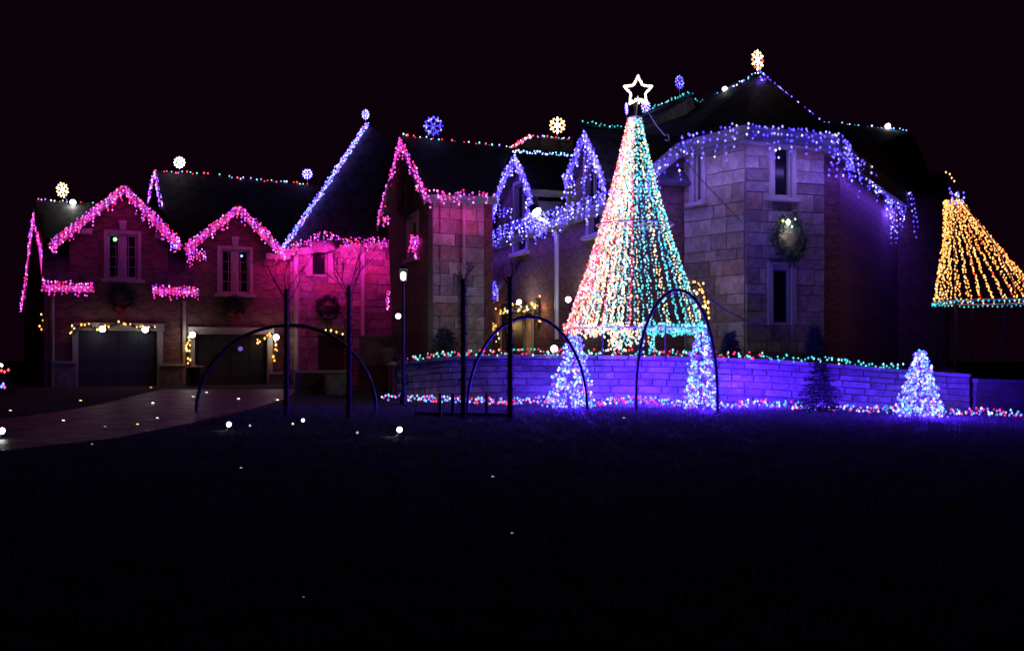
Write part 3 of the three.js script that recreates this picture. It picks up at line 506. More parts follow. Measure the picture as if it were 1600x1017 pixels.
lightString('blue lights on the back edge of the first dormer', { ...bl, path: ep([[804, 242], [788, 268], [776, 300], [769, 335]]), drop: [2, 5], sp: 0.08, ...sd });
lightString('long blue icicles hanging beside the first dormer wall', { ...bl, path: ep([[822, 318], [836, 325], [845, 338]]), drop: [5, 9], sp: 0.1 });
lightString('blue icicles hanging under the back corner of the first dormer', { ...bl, path: ep([[771, 318], [780, 322], [796, 326]]), drop: [2, 6], sp: 0.3 });
lightString('white blue bulbs along the ridge of the first dormer', { path: [E.p(802, 236, 0.2), E.p(804, 236, 0.2).addScaledVector(inE, 1.5), E.p(804, 236, 0.2).addScaledVector(inE, 3.1)], pal: 'icy', sp: 0.07, jit: 0.05 });
lightString('blue lights on the near side of the second dormer', { ...bl, path: ep([[912, 205], [930, 240], [942, 275], [945, 292]]), drop: [2, 7], sp: 0.07, ...sd });
lightString('blue lights on the back edge of the second dormer', { ...bl, path: ep([[912, 205], [896, 240], [884, 272], [882, 290]]), drop: [2, 6], sp: 0.08, ...sd });
lightString('blue icicles hanging inside the back corner of the second dormer', { ...bl, path: ep([[884, 272], [895, 280], [914, 280]]), drop: [2, 7], sp: 0.3 });
lightString('blue icicle lights along the entry side eave', { ...bl, path: ep([[747, 372], [790, 352], [835, 338], [884, 322], [950, 300]]), drop: [1, 8], sp: 0.14, light: 10, aim: V3(0.6, -1, -0.4), down: 0.8, fwd: 0.1 });
lightString('dense blue icicles at the west end of the entry eave', { ...bl, path: ep([[746, 372], [757, 366], [772, 360]]), drop: [3, 7], sp: 0.13 });
lightString('white blue icicle lights on the porch canopy', { ...bl, path: [[722, 457, 42], [738, 456, 42], [776, 441, 40]], drop: [2, 6], sp: 0.09, light: 6 });
lightString('teal bulbs along the short ridge behind the second dormer', { path: [[913, 191, 45.4], [960, 197, 46.2], [1032, 207, 47.4]], pal: 'teal', sp: 0.16, jit: 0.08 });
lightString('teal bulbs over the pale cross gable', { path: [[1003, 176, 44.3], [1045, 156, 42.3], [1078, 144, 40.4], [1088, 156, 40.5], [1096, 159, 40.8]], pal: 'teal', sp: 0.17, jit: 0.05, r: 0.026 });
lightString('teal bulbs climbing the high ridge to the snowflake', { path: [[1098, 157, 40.8], [1140, 138, 39.2], [1186, 112, 36.9]], pal: 'icy', sp: 0.2, jit: 0.04, r: 0.026 });
const bq = { ...bl, sp: 0.15, drop: [1, 7], step: 0.19, r: 0.032 };
lightString('blue icicle lights down the steep edge below the highest snowflake', { ...bq, path: [[1186, 113, 36.8], [1232, 150, 41.5], [1281, 189, 46.8]], drop: [1, 5], sp: 0.2, light: 9, aim: V3(-0.6, -0.3, -0.4), fwd: 0.25 });
lightString('white blue bulbs along the far right ridge', { path: [[1282, 189, 46.8], [1330, 195, 47.9], [1424, 204, 49.8]], pal: 'icy', sp: 0.28, jit: 0.05 });
lightString('blue icicle lights under the slanted eave beside the light cone', { ...bq, path: [[1000, 279, 34], [1027, 256, 34.2], [1064, 221, 34.4]], sp: 0.16, light: 20, down: 0.9, fwd: 0.5, aim: V3(0, -1, -1) });
lightString('blue icicle lights on the stone bay eave above the narrow window', { ...bq, path: [[1064, 216, 34.4], [1110, 204, 33.4], [1152, 196, 32.6]], sp: 0.15, lc: 'bay', light: 17, gap: 0.1, down: 0.9, fwd: 0.55, aim: V3(0, -1, -1) });
lightString('blue icicle lights on the stone bay eave above the wide window', { ...bq, path: [[1170, 196, 32.3], [1240, 202, 32.8], [1313, 211, 33.4]], drop: [1, 5], sp: 0.13, lc: 'bay', light: 24, down: 0.9, fwd: 0.55, aim: V3(0, -1, -1) });
lightString('thick bunch of blue icicles at the right corner of the stone bay', { ...bq, path: [[1308, 210, 33.4], [1322, 222, 34.4], [1333, 238, 35.9]], drop: [4, 7], sp: 0.13, light: 22, aim: V3(-0.5, -1, -0.6), down: 0.9, fwd: 0.4 });
lightString('blue icicle lights down the receding right side eave', { ...bq, path: [[1334, 242, 36], [1380, 282, 41], [1400, 300, 44]], drop: [1, 6], sp: 0.2, light: 20, aim: V3(-0.7, -1, -0.4), fwd: 0.6, down: 0.9 });
lightString('blue icicles at the far right corner of the house', { ...bq, path: [[1386, 298, 42.4], [1404, 300, 44.9], [1426, 303, 45.2]], drop: [2, 11], sp: 0.12, light: 50, down: 0.8, fwd: 0.4, aim: V3(0, -0.8, -1) });

// ---------------------------------------------------------------- light strings on the ground
const along = (a, b, f) => { const o = []; for (let i = 0; i <= 14; i++) { const px = lerp(a, b, i / 14), [, d, yt, yb] = rwAt(clamp(px, 622, 1516)); o.push(f(px, d, yt, yb)); } return o; };
const gnd = { group: 'light strings laid along the stone wall', jit: 0.09, vj: 1, r: 0.027 };
lightString('red and teal lights along the top of the stone wall west of the light cone', { ...gnd, path: along(640, 930, (px, d, yt) => [px, yt - 5, d - 0.1]), pal: 'gable', sp: 0.055 });
lightString('red and teal lights along the top of the stone wall behind the lit trees', { ...gnd, path: along(930, 1190, (px, d, yt) => [px, yt - 6, d - 0.1]), pal: 'gable', sp: 0.052 });
lightString('mostly teal lights along the east end of the stone wall top', { ...gnd, path: along(1190, 1412, (px, d, yt) => [px, yt - 5, d - 0.1]), pal: 'teal', sp: 0.06, r: 0.026 });
const foot = (a, b) => along(a, b, (px, d, yt, yb) => [px, yb - 7 + 4 * Math.sin(px * 0.03), d - 0.5]);
const wash = (t, a, b, pw) => { for (let i = 0; i < 3; i++) { const f = (x) => { const [px, d, , yb] = rwAt(x); return at(px, yb, d).add(V3(0, 0.22, 1.1)); }; strip(t, f(lerp(a, b, i / 3)), f(lerp(a, b, (i + 1) / 3)), [0.055, 0.008, 1], pw, V3(0, 0.55, -1), 0.12); } };
let gs = lightString('multicoloured lights on the ground at the shaded west end of the wall', { ...gnd, path: along(600, 860, (px, d, yt, yb) => [px, yb - 6 + 4 * Math.sin(px * 0.05), d - 0.5]), onLawn: 1, pal: 'multi', sp: 0.032 }); wash(gs, 780, 880, 45);
gs = lightString('multicoloured lights on the ground between the first two lit trees', { ...gnd, path: foot(860, 1110), onLawn: 1, pal: 'multi', sp: 0.028 }); wash(gs, 880, 1130, 120);
gs = lightString('multicoloured lights on the ground between the second and third lit trees', { ...gnd, path: foot(1110, 1410), onLawn: 1, pal: 'multi', sp: 0.03 }); wash(gs, 1130, 1420, 60);
lightString('multicoloured lights on the ground past the last lit tree', { ...gnd, path: [[1410, 646, 27.6], [1470, 648, 27.5], [1530, 651, 27.4], [1594, 652, 27.2]], onLawn: 1, pal: 'multi', sp: 0.03 });

// ---------------------------------------------------------------- foliage
function sprays(list, len, wid, per = 3) {        // needle sprays: slim crossed blades round a point, pointing outwards
  const p = [];
  for (const [q, dir] of list) for (let i = 0; i < per; i++) {
    const d = dir.clone().add(V3(rr(-0.8, 0.8), rr(-0.8, 0.8), rr(-0.8, 0.8))).normalize(), s = d.clone().cross(V3(rr(-1, 1), rr(-1, 1), rr(-1, 1))).normalize().multiplyScalar(wid), L = len * rr(0.6, 1.2), tip = q.clone().addScaledVector(d, L), m = q.clone().addScaledVector(d, L * 0.45);
    for (const v of [q, m.clone().add(s), tip, q, tip, m.clone().sub(s)]) p.push(v.x, v.y, v.z);
  }
  const g = new THREE.BufferGeometry(); g.setAttribute('position', new THREE.Float32BufferAttribute(p, 3)); g.computeVertexNormals(); return g;
}
function conifer(label, base, h, r, o = {}) {
  const t = thing(o.name ?? 'fir_tree', label, 'tree', base, o.group), up = V3(0, 1, 0), trunk = new THREE.CylinderGeometry(0.02, 0.06, h * 0.95, 7).translate(0, h * 0.475, 0), limbs = [], list = [], tips = [];
  const lean = o.lean ?? 0;
  for (let y = 0.06; y < 0.97; y += 0.055) { const n = Math.round(9 * (1 - y) + 4); for (let i = 0; i < n; i++) {
    const a = i / n * 6.283 + y * 9 + rr(-0.3, 0.3), R = r * Math.pow(1 - y, o.pow ?? 0.85) * rr(0.75, 1.15) + 0.03, o0 = V3(lean * y * h, y * h, 0), e = o0.clone().add(V3(Math.cos(a) * R, -R * 0.12 + rr(-0.04, 0.06), Math.sin(a) * R));
    limbs.push(bar(o0, e, 0.014)); for (let k = 1; k <= 4; k++) list.push([o0.clone().lerp(e, k / 4), e.clone().sub(o0).normalize()]); tips.push([o0, e]); } }
  if (lean) trunk.applyMatrix4(new THREE.Matrix4().makeShear(0, 0, lean, 0, 0, 0));
  mesh('trunk', trunk, M.bark, t); mesh('branches', merge(limbs), M.bark, t, 'stuff');
  mesh('crown', sprays(list, o.len ?? 0.13, 0.012, o.bulbs ? 2 : 4), M.needle, t);
  if (o.bulbs) {
    const b = new Bulbs(); for (let i = 0; i < o.bulbs; i++) { const [a, e] = pick(tips), w = Math.pow(rnd(), 0.5); b.add(a.clone().lerp(e, lerp(0.35, 1.22, w)).add(V3(rr(-0.04, 0.04), rr(-0.06, 0.06), rr(-0.04, 0.04))).add(base), pick(PAL.tree), 0.03 * rr(0.75, 1.15), rr(0.5, 1.15)); }
    b.build('light_bulbs', t, 'stuff');
    for (const f of [0.25, 0.55]) lamp(t, base.clone().add(V3(lean * f * h, f * h, 0.62)), [0.055, 0.008, 1], 75 * (1.2 - f), 8);
  }
  return t;
}
const litG = 'small lit trees along the stone wall';
conifer('small tree wrapped in white blue lights under the left foot of the light cone', onGround(888, 638), 2.0, 0.52, { bulbs: 800, name: 'lit_tree', group: litG, lean: 0.1, pow: 0.62 });
conifer('slim tree wrapped in white blue lights beside the low garland arch', onGround(1094, 640), 2.15, 0.4, { bulbs: 800, name: 'lit_tree', group: litG, lean: 0.02, pow: 0.55 });
conifer('cone shaped tree wrapped in white blue lights at the east end of the wall', onGround(1438, 652), 1.66, 0.5, { bulbs: 850, name: 'lit_tree', group: litG, pow: 0.75 });
conifer('small unlit fir on the terrace just right of the light cone', terraceAt(1142, 30.4), 0.75, 0.28);
conifer('unlit fir on the terrace below the lower bay window', terraceAt(1274, 29.8), 1.0, 0.35);
conifer('dark fir standing against the blue stone wall', standing(1282, 27.7), 1.35, 0.62);
conifer('dark shrub on the terrace against the pale corner of the stone front', terraceAt(696, 33), 0.9, 0.42, { name: 'dark_shrub', pow: 0.4 });
conifer('small fir at the foot of the light cone poles', terraceAt(950, 30.6), 0.7, 0.3);

// garlands: needle rope with warm bulbs
function garland(label, path, o = {}) {
  const p = path.map((q) => q.isVector3 ? q : at(...q)), t = thing(o.name ?? 'garland', label, o.cat ?? 'garland', p[0].clone(), o.group), list = [], b = new Bulbs(), R = o.r ?? 0.07;
  wmesh('rope', rod(p, R * 0.45, 5), M.needle, t);
  walk(p, 0.05, (q) => { for (let i = 0; i < 3; i++) { const a = rr(0, 6.283), d = V3(Math.cos(a), Math.sin(a), rr(-0.6, 0.6)); list.push([q.clone().addScaledVector(d, R * 0.4), d]); } });
  wmesh('needles', sprays(list, R * 1.6, 0.01, 2), o.m ?? M.needle, t, 'stuff');
  if (o.n) { walk(p, o.n, (q) => { if (rnd() < (o.fill ?? 0.8)) b.add(q.clone().add(V3(rr(-R, R) * 1.5, rr(-R, R) * 1.5, R * 1.3)), pick(PAL.warm), 0.038 * rr(0.7, 1.25), rr(0.7, 1.9)); }); if (!b.empty) b.build('light_bulbs', t, 'stuff'); }
  if (o.light) { const c = p[Math.floor(p.length / 2)].clone().add(V3(0, 0, 0.3)); lamp(t, c, LIGHTCOL.warm, o.light, 6); }
  return t;
}
const gg = 'warm lit garlands round the garage and entrance doors';
garland('warm lit garland swag over the first garage door', [G.p(120, 510, 0.2), G.p(136, 508, 0.2), G.p(155, 516, 0.2), G.p(180, 506, 0.2), G.p(197, 505, 0.2), G.p(215, 513, 0.2), G.p(240, 512, 0.2)], { n: 0.12, fill: 0.75, group: gg, light: 0.04 });
garland('short warm lit garland beside the left jamb of the first garage door', [G.p(112, 504, 0.2), G.p(117, 512, 0.2), G.p(114, 524, 0.2)], { n: 0.1, group: gg });
garland('warm lit garland hanging on the far west corner of the garage', [at(66, 494, 41.7), at(67, 512, 41.7), at(67, 532, 41.7)], { n: 0.14, fill: 0.7, group: gg });
garland('warm lit garland hanging between the two garage doors', [G.p(296, 526, 0.22), G.p(293, 548, 0.22), G.p(295, 572, 0.22)], { n: 0.08, fill: 0.9, group: gg, light: 0.08 });
garland('warm lit garland swag over the second garage door', [G.p(400, 536, 0.2), G.p(410, 526, 0.2), G.p(426, 522, 0.2)], { n: 0.11, group: gg });
garland('warm lit garland beside the right jamb of the second garage door', [G.p(431, 534, 0.2), G.p(434, 545, 0.2), G.p(429, 560, 0.2)], { n: 0.12, group: gg, light: 0.05 });
garland('faint warm garland over the blue lit door of the stone link', [K.p(510, 514, 0.2), K.p(525, 520, 0.2), K.p(538, 526, 0.2)], { n: 0.25, group: gg });
garland('warm lit garland hanging left of the entrance door', [E.p(752, 480, 0.3), E.p(757, 497, 0.3), E.p(768, 508, 0.3), E.p(776, 520, 0.3), E.p(779, 545, 0.3)], { n: 0.1, fill: 0.85, group: gg, light: 2, r: 0.1 });
garland('warm lit garland arching over the entrance door', [E.p(780, 488, 0.3), E.p(800, 478, 0.3), E.p(818, 484, 0.3), E.p(832, 478, 0.3), E.p(842, 468, 0.3), E.p(843, 490, 0.3), E.p(842, 515, 0.3)], { n: 0.11, fill: 0.75, group: gg, light: 2, r: 0.1 });
garland('warm lit garland arch right behind the low garland arch', [at(1074, 455, 33.6), at(1087, 442, 33.4), at(1097, 455, 33.2), at(1104, 472, 33), at(1102, 495, 33)], { n: 0.07, fill: 0.9, group: gg, light: 0.15, r: 0.11 });

// wreaths
function wreath(label, c, n, rx, ry, o = {}) {
  const t = thing('wreath', label, 'wreath', c), up = V3(0, 1, 0), u = up.clone().cross(n).normalize(), ring = [], list = [];
  for (let i = 0; i < 40; i++) { const a = i / 40 * 6.2832; ring.push(u.clone().multiplyScalar(Math.cos(a) * rx).addScaledVector(up, Math.sin(a) * ry).addScaledVector(n, 0.1)); }
  mesh('ring', rod(ring, 0.05, 5, true), M.needle, t);
  for (const q of ring) for (let i = 0; i < 9; i++) { const d = V3(rr(-1, 1), rr(-1, 1), rr(-1, 1)).normalize(); list.push([q.clone().addScaledVector(d, o.w ?? 0.08), d]); }
  mesh('needles', sprays(list, (o.w ?? 0.08) * 1.8, 0.014, 3), M.needle, t, 'stuff');
  const bow = merge([-1, 1].flatMap((s) => [new THREE.SphereGeometry(0.12, 8, 6).scale(1.3, 0.7, 0.5).rotateZ(s * 0.5).translate(s * 0.14, 0, 0), new THREE.BoxGeometry(0.07, 0.34, 0.03).rotateZ(s * 0.25).translate(s * 0.06, -0.2, 0)]));
  const b = mesh('bow', bow, o.bow ?? M.red, t); b.quaternion.setFromRotationMatrix(new THREE.Matrix4().makeBasis(u, up, n)); b.position.copy(n).multiplyScalar(0.22).addScaledVector(up, -ry);
  return t;
}
{
  const c = T2.p(1232, 372, 0.08), t = wreath('large wreath lit by a white bulb between the stone bay windows', c, T2.n, 0.46, 0.56, { w: 0.11, bow: M.needle });
  const b = new Bulbs(), q = T2.p(1232, 347, 0.34); b.add(q, [8, 8, 7.4], 0.07); b.add(T2.p(1224, 345, 0.3), [1.2, 2.2, 0.5], 0.04); b.add(T2.p(1243, 342, 0.3), [3, 3, 3], 0.03); b.add(T2.p(1238, 354, 0.3), [2, 3, 2.2], 0.03); b.build('light_bulbs', t, 'stuff'); lamp(t, T2.p(1232, 356, 0.3), [1, 0.97, 0.85], 0.45, 3);
}
wreath('dark oval wreath high on the gable wing end wall', E0.p(637, 298, 0.1), E0.n, 0.5, 0.95, { w: 0.12 });
wreath('bluish wreath on the stone link above its door', K.p(511, 481, 0.1), K.n, 0.42, 0.42, { bow: M.tinsel });
wreath('dim wreath over the first garage door', G.p(190, 466, 0.1), G.n, 0.42, 0.42); wreath('dim wreath over the second garage door', G.p(365, 479, 0.1), G.n, 0.36, 0.36);

// ---------------------------------------------------------------- roof snowflakes
function snowflake(label, px, py, d, rpx, pal, o = {}) {
  const c = at(px, py, d), r = 0.85 * rpx / F * d, foot = at(o.fx ?? px, o.fy ?? py + rpx + 6, d), t = thing('snowflake', label, 'snowflake light', foot, 'lit snowflakes on the roof ridges');
  wmesh('stem', bar(foot, c, 0.02), M.metal, t);
  const turn = o.turn ?? 0, sq = o.sq ?? 1, P = (x, y, z = 0) => c.clone().add(V3(x * Math.cos(turn) * sq, y, z - x * Math.sin(turn)));
  for (let k = 0; k < 6; k++) {
    const a = k * Math.PI / 3 + Math.PI / 6 + (o.rot ?? 0), dx = Math.cos(a), dy = Math.sin(a), arm = wmesh('arm', merge([bar(P(0, 0), P(dx * r, dy * r), 0.025), ...[1, -1].map((s) => bar(P(dx * r * 0.55, dy * r * 0.55), P(Math.cos(a + s * 0.45) * r * 0.95, Math.sin(a + s * 0.45) * r * 0.95), 0.02))]), M.whiteWire, t);
    const b = new Bulbs(), n = o.n ?? 5;
    for (let i = 1; i <= n; i++) b.add(P(dx * r * i / n, dy * r * i / n, 0.03), pick(PAL[pal]), r * 0.095, (o.k ?? 1) * 1.2);
    for (const s of [1, -1]) for (let i = 1; i <= 2; i++) { const e = a + s * 0.24 * i; b.add(P(Math.cos(e) * r * (0.6 + 0.17 * i), Math.sin(e) * r * (0.6 + 0.17 * i), 0.03), pick(PAL[o.edge ?? pal]), r * 0.1, (o.k ?? 1) * 1.4); }
    b.build('light_bulbs', arm, 'stuff');
  }
  lamp(t, c.clone().add(V3(0, 0, 0.2)), o.col ?? [0.6, 0.6, 1], o.pw ?? 0.1, 8);
  return t;
}
snowflake('tilted white and warm snowflake at the far west ridge', 97, 297, 46.8, 13, 'white', { edge: 'warm', rot: 0.3, sq: 0.7, turn: 0.6, fx: 104, fy: 314 });
snowflake('round white snowflake over the main garage ridge', 280, 254, 49.4, 10, 'white', { edge: 'white' });
snowflake('small violet white snowflake near the right end of the garage ridge', 480, 272, 53, 9, 'violet', { k: 1.3 });
snowflake('small violet snowflake on the tip of the long blue hip ridge', 571, 179, 50.6, 9, 'violet', { sq: 0.7, fy: 194 });
snowflake('large blue snowflake on the gable wing ridge', 677, 197, 40.6, 17, 'blue', { edge: 'blue', rot: Math.PI / 6, k: 0.4, n: 4 });
snowflake('bright white six pointed snowflake on the middle ridge', 871, 196, 49.5, 14, 'white', { edge: 'warm', rot: 0, k: 1.1 });
snowflake('narrow violet snowflake just left of the star', 979, 170, 44.8, 10, 'violet', { sq: 0.5, turn: 0.9, fy: 197 });
snowflake('violet snowflake just right of the star', 1009, 166, 43.8, 10, 'violet', { sq: 0.8, fy: 178 });
snowflake('deep blue snowflake over the pale cross gable', 1062, 129, 41.2, 12, 'blue', { sq: 0.75, turn: 0.4, k: 0.35, fy: 150 });
snowflake('white and orange snowflake on the highest roof peak', 1184, 94, 36.9, 17, 'white', { edge: 'warmRed', sq: 0.75, turn: 0.4, fy: 112, n: 4 });

// ---------------------------------------------------------------- the big cone of lights with its star
{
  const D = 31, c = at(992, 514, D), R = 108 / F * D, top = at(992, 184, D), base = terraceAt(992, D), t = thing('light_cone_tree', 'tall cone shaped tree of light strands shading from red to teal', 'light tree', base);
  const P = (q) => q.clone().sub(base);
  mesh('centre_pole', new THREE.CylinderGeometry(0.035, 0.045, top.y - base.y + 0.5, 10).translate(0, (top.y - base.y + 0.5) / 2, 0), M.dark, t);
  const ringPts = (r, y, n = 36) => Array.from({ length: n }, (_, i) => V3(Math.cos(i / n * 6.2832) * r, y, Math.sin(i / n * 6.2832) * r));
  mesh('base_ring', rod(ringPts(R, c.y - base.y), 0.03, 6, true), M.metal, t); mesh('middle_ring', rod(ringPts(R * 0.56, (c.y + top.y) / 2 - base.y - 0.05, 24), 0.018, 5, true), M.whiteWire, t); mesh('top_ring', rod(ringPts(0.2, top.y - base.y, 12), 0.025, 5, true), M.metal, t);
  for (let i = 0; i < 7; i++) { const a = i / 7 * 6.2832 + 0.35; mesh('post', new THREE.CylinderGeometry(0.018, 0.018, c.y - base.y, 8).translate(Math.cos(a) * R * 0.98, (c.y - base.y) / 2, Math.sin(a) * R * 0.98), M.dark, t); }
  for (let i = 0; i < 3; i++) { const a = i / 3 * 3.1416; mesh('brace', bar(V3(Math.cos(a) * R * 0.56, (c.y + top.y) / 2 - base.y - 0.05, Math.sin(a) * R * 0.56), V3(-Math.cos(a) * R * 0.56, (c.y + top.y) / 2 - base.y - 0.05, -Math.sin(a) * R * 0.56), 0.022), M.whiteWire, t); }
  const N = 72;
  for (let i = 0; i < N; i++) {
    const a = i / N * 6.2832 + rr(-0.03, 0.03), x = Math.cos(a), z = Math.sin(a), front = z > -0.05;
    const s = x + (front ? 0 : 0.12), pal = s < -0.82 ? PAL.coneRed : s < -0.12 ? (rnd() < 0.78 ? PAL.coneMid : PAL.coneRed) : (i % 6 === 2 ? PAL.coneWarm : PAL.coneTeal);
    const lowR = V3(x * R, c.y, z * R), hi = V3(x * 0.16, top.y, z * 0.16), n = s < -0.12 ? 84 : 58, br = s < -0.12 ? 0.03 : 0.026, b = new Bulbs();
    if (x > -0.1 && i % 2) continue;
    const sag = 0.22;
    for (let k = 0; k < n; k++) { const f = Math.pow((k + rnd() * 0.7) / n, 0.86), q = hi.clone().lerp(lowR, f); const bow = -sag * Math.sin(f * 3.1416) * 0.6; q.x += x * bow + rr(-0.035, 0.035); q.z += z * bow; b.add(q.add(V3(base.x, 0, base.z)), pick(pal), br * rr(0.7, 1.25), rr(0.3, 1.35)); }
    b.build('light_strand', t, 'stuff');
  }
  const rb = new Bulbs(); for (let i = 0; i < 520; i++) { const a = rr(0, 6.2832), x = Math.cos(a), pal = x < -0.75 ? PAL.coneRed : x < 0.05 ? PAL.coneMid : PAL.coneTeal; rb.add(V3(base.x + x * R * rr(0.97, 1.03), c.y + rr(-0.13, 0.12), base.z + Math.sin(a) * R * rr(0.97, 1.03)), pick(pal), 0.03 * rr(0.8, 1.2), rr(0.45, 1)); } rb.build('ring_bulbs', t, 'stuff');
  const drip = (px, y0, y1, pal, n, w) => { const b = new Bulbs(); for (let i = 0; i < n; i++) { const q = at(px + rr(-w, w), lerp(y0, y1, rnd()), D - R + 0.2 + rr(0, 0.3)); b.add(q, pick(pal), 0.028, rr(0.5, 1)); } b.build('loose_strand', t, 'stuff'); };
  drip(968, 518, 548, PAL.coneMid, 70, 18); drip(1021, 515, 552, PAL.coneTeal, 36, 6); drip(930, 516, 528, PAL.coneMid, 40, 34); drip(1050, 516, 526, PAL.coneTeal, 30, 34); drip(985, 516, 540, PAL.coneMid, 50, 30); drip(1000, 520, 532, PAL.coneMid, 14, 14);
  const mid = (f, z, x) => V3(base.x + x, lerp(top.y, c.y, f), base.z + z);
  lamp(t, mid(0.85, 1.0, -1.2), [1, 0.55, 0.45], 3, 10); lamp(t, mid(0.85, 1.0, 1.2), [0.12, 0.5, 1], 0.8, 10); lamp(t, mid(0.5, 0.6, -0.4), [0.9, 0.4, 0.7], 0.5, 10); lamp(t, mid(0.4, 0.5, 0.5), [0.2, 0.5, 1], 0.5, 10);
  // the star
  const sc = at(997, 143, D), sp = sc.clone(), st = thing('star_topper', 'white five pointed star outline on top of the light cone', 'star', at(995, 168, D));
  wmesh('star_stem', bar(at(994, 184, D), at(997, 150, D), 0.03), M.metal, st);
  const SR = 24 / F * D, pts = (k) => Array.from({ length: 10 }, (_, i) => { const a = Math.PI / 2 + i * Math.PI / 5, r = (i % 2 ? 0.5 : 1) * SR * k; return sp.clone().add(V3(Math.cos(a) * r * 0.95, Math.sin(a) * r, 0)); });
  const o = pts(1), frame = []; o.forEach((q, i) => frame.push(bar(q, o[(i + 1) % 10], 0.02))); wmesh('star_frame', merge(frame), M.whiteWire, st);
  const ps = new Bulbs(), ring = [...o, o[0]]; for (let w = 0; w < 2; w++) walk(ring, 0.032, (q) => ps.add(q.clone().add(V3(rr(-0.015, 0.015), rr(-0.015, 0.015), 0.02)), pick([[4, 3.9, 3], [4, 3.8, 2.4], [3, 3, 2.8]]), 0.028, rr(0.5, 1)));
  for (let i = 0; i < 24; i++) ps.add(sp.clone().add(V3(rr(-0.26, 0.26), -SR * rr(0.5, 0.78), 0.02)), [4, 3.8, 3], 0.02, rr(0.5, 1)); ps.build('star_bulbs', st, 'stuff');
  lamp(st, sc.clone().add(V3(0, 0, 0.3)), [1, 0.97, 0.8], 0.3, 8);
  // guy wires of the cone
  const gw = thing('guy_wire', 'thin guy wire with a loop running from the star down past the stone bay', 'wire', at(1014, 178, 31)); wmesh('cable', rod([at(1014, 176, 31), at(1026, 196, 31.3), at(1040, 212, 31.6), at(1044, 208, 31.6), at(1046, 220, 31.6), at(1039, 218, 31.6)], 0.016, 5), M.whiteWire, gw); wmesh('long_cable', rod([at(1046, 220, 31.6), at(1100, 285, 31.2), at(1160, 347, 30.8)], 0.012, 5), M.wood, gw);
  const g2 = thing('guy_wire', 'dark cable sagging from the low garland arch to the stone bay', 'wire', at(1105, 465, 29)); wmesh('cable', rod([at(1105, 463, 29), at(1130, 482, 29.3), at(1165, 500, 29.8), at(1205, 512, 30)], 0.016, 5), M.black, g2);
}

// ---------------------------------------------------------------- amber cone of lights at the right edge
{
  const D = 33, top = at(1494, 312, D), c = at(1545, 472, D), R = 80 / F * D, base = standing(1530, D), t = thing('amber_light_tree', 'leaning amber cone of light strands at the right edge of the garden', 'light tree', base);
  wmesh('centre_pole', bar(V3(top.x, base.y, top.z), top.clone().add(V3(0, 0.1, 0)), 0.07), M.dark, t);
  const ring = Array.from({ length: 30 }, (_, i) => c.clone().add(V3(Math.cos(i / 30 * 6.2832) * R, 0, Math.sin(i / 30 * 6.2832) * R))); wmesh('base_ring', rod(ring, 0.025, 6, true), M.metal, t);
  for (let i = 0; i < 4; i++) { const q = ring[Math.round(i * 7.5) % 30]; wmesh('post', bar(V3(q.x, base.y, q.z), q, 0.04), M.black, t); }
  for (let i = 0; i < 28; i++) { const a = i / 28 * 6.2832 + 0.1, q1 = c.clone().add(V3(Math.cos(a) * R, 0, Math.sin(a) * R)), q0 = top.clone().add(V3(lerp(-0.32, 0.14, (Math.cos(a) + 1) / 2), rr(-0.08, 0.02), Math.sin(a) * 0.12)), b = new Bulbs(), n = 40, pal = i % 3 === 1 && Math.cos(a) > -0.3 ? PAL.warmRed : PAL.warm;
    for (let k = 0; k < n; k++) { const f = (k + rnd() * 0.8) / n, q = q0.clone().lerp(q1, f); q.x += rr(-0.045, 0.045) - (Math.cos(a) < -0.4 ? 0.22 * Math.sin(f * 3.14) * -0.4 : 0); b.add(q, pick(pal), 0.026 * rr(0.8, 1.15), rr(0.5, 1)); } b.build('light_strand', t, 'stuff'); }
  const rb = new Bulbs(); for (let i = 0; i < 70; i++) { const a = i / 70 * 6.2832; rb.add(c.clone().add(V3(Math.cos(a) * R * 1.02, -0.05 + rr(-0.03, 0.03), Math.sin(a) * R * 1.02)), pick(PAL.teal), 0.026, rr(0.6, 1)); } rb.build('ring_bulbs', t, 'stuff');
  const tb = new Bulbs(); for (let i = 0; i < 26; i++) tb.add(at(rr(1484, 1508), rr(294, 322), D + rr(-0.2, 0.2)), pick(PAL.violet), 0.03, rr(0.5, 1)); tb.build('top_bulbs', t, 'stuff');
  for (let i = 0; i < 2; i++) wmesh('orange_cable', rod(i ? [at(1506, 318, D - 0.5), at(1540, 360, D - 1), at(1566, 400, D - 1.2)] : [at(1566, 400, D - 1.2), at(1580, 430, D - 1.3), at(1588, 455, D - 1.4)], 0.022, 5), std({ color: lin(0.8, 0.2, 0.03), roughness: 0.5 }), t);
  lamp(t, c.clone().add(V3(-0.2, 1.2, 0.5)), [1, 0.45, 0.1], 0.1, 10); lamp(t, c.clone().add(V3(0.5, 0.5, 0.5)), [1, 0.35, 0.08], 0.1, 10);
  const s = thing('light_string', 'few amber bulbs on the guy line above the amber light cone', 'string lights', at(1479, 268, D)); wmesh('cable', rod([at(1478, 266, D), at(1492, 284, D), at(1500, 300, D)], 0.008, 4), M.wire, s); const sb = new Bulbs(); for (const [x, y] of [[1479, 269], [1485, 272], [1488, 278], [1492, 283]]) sb.add(at(x, y, D), [3.5, 1.8, 0.6], 0.026, 0.8); sb.build('light_bulbs', s, 'stuff');
}

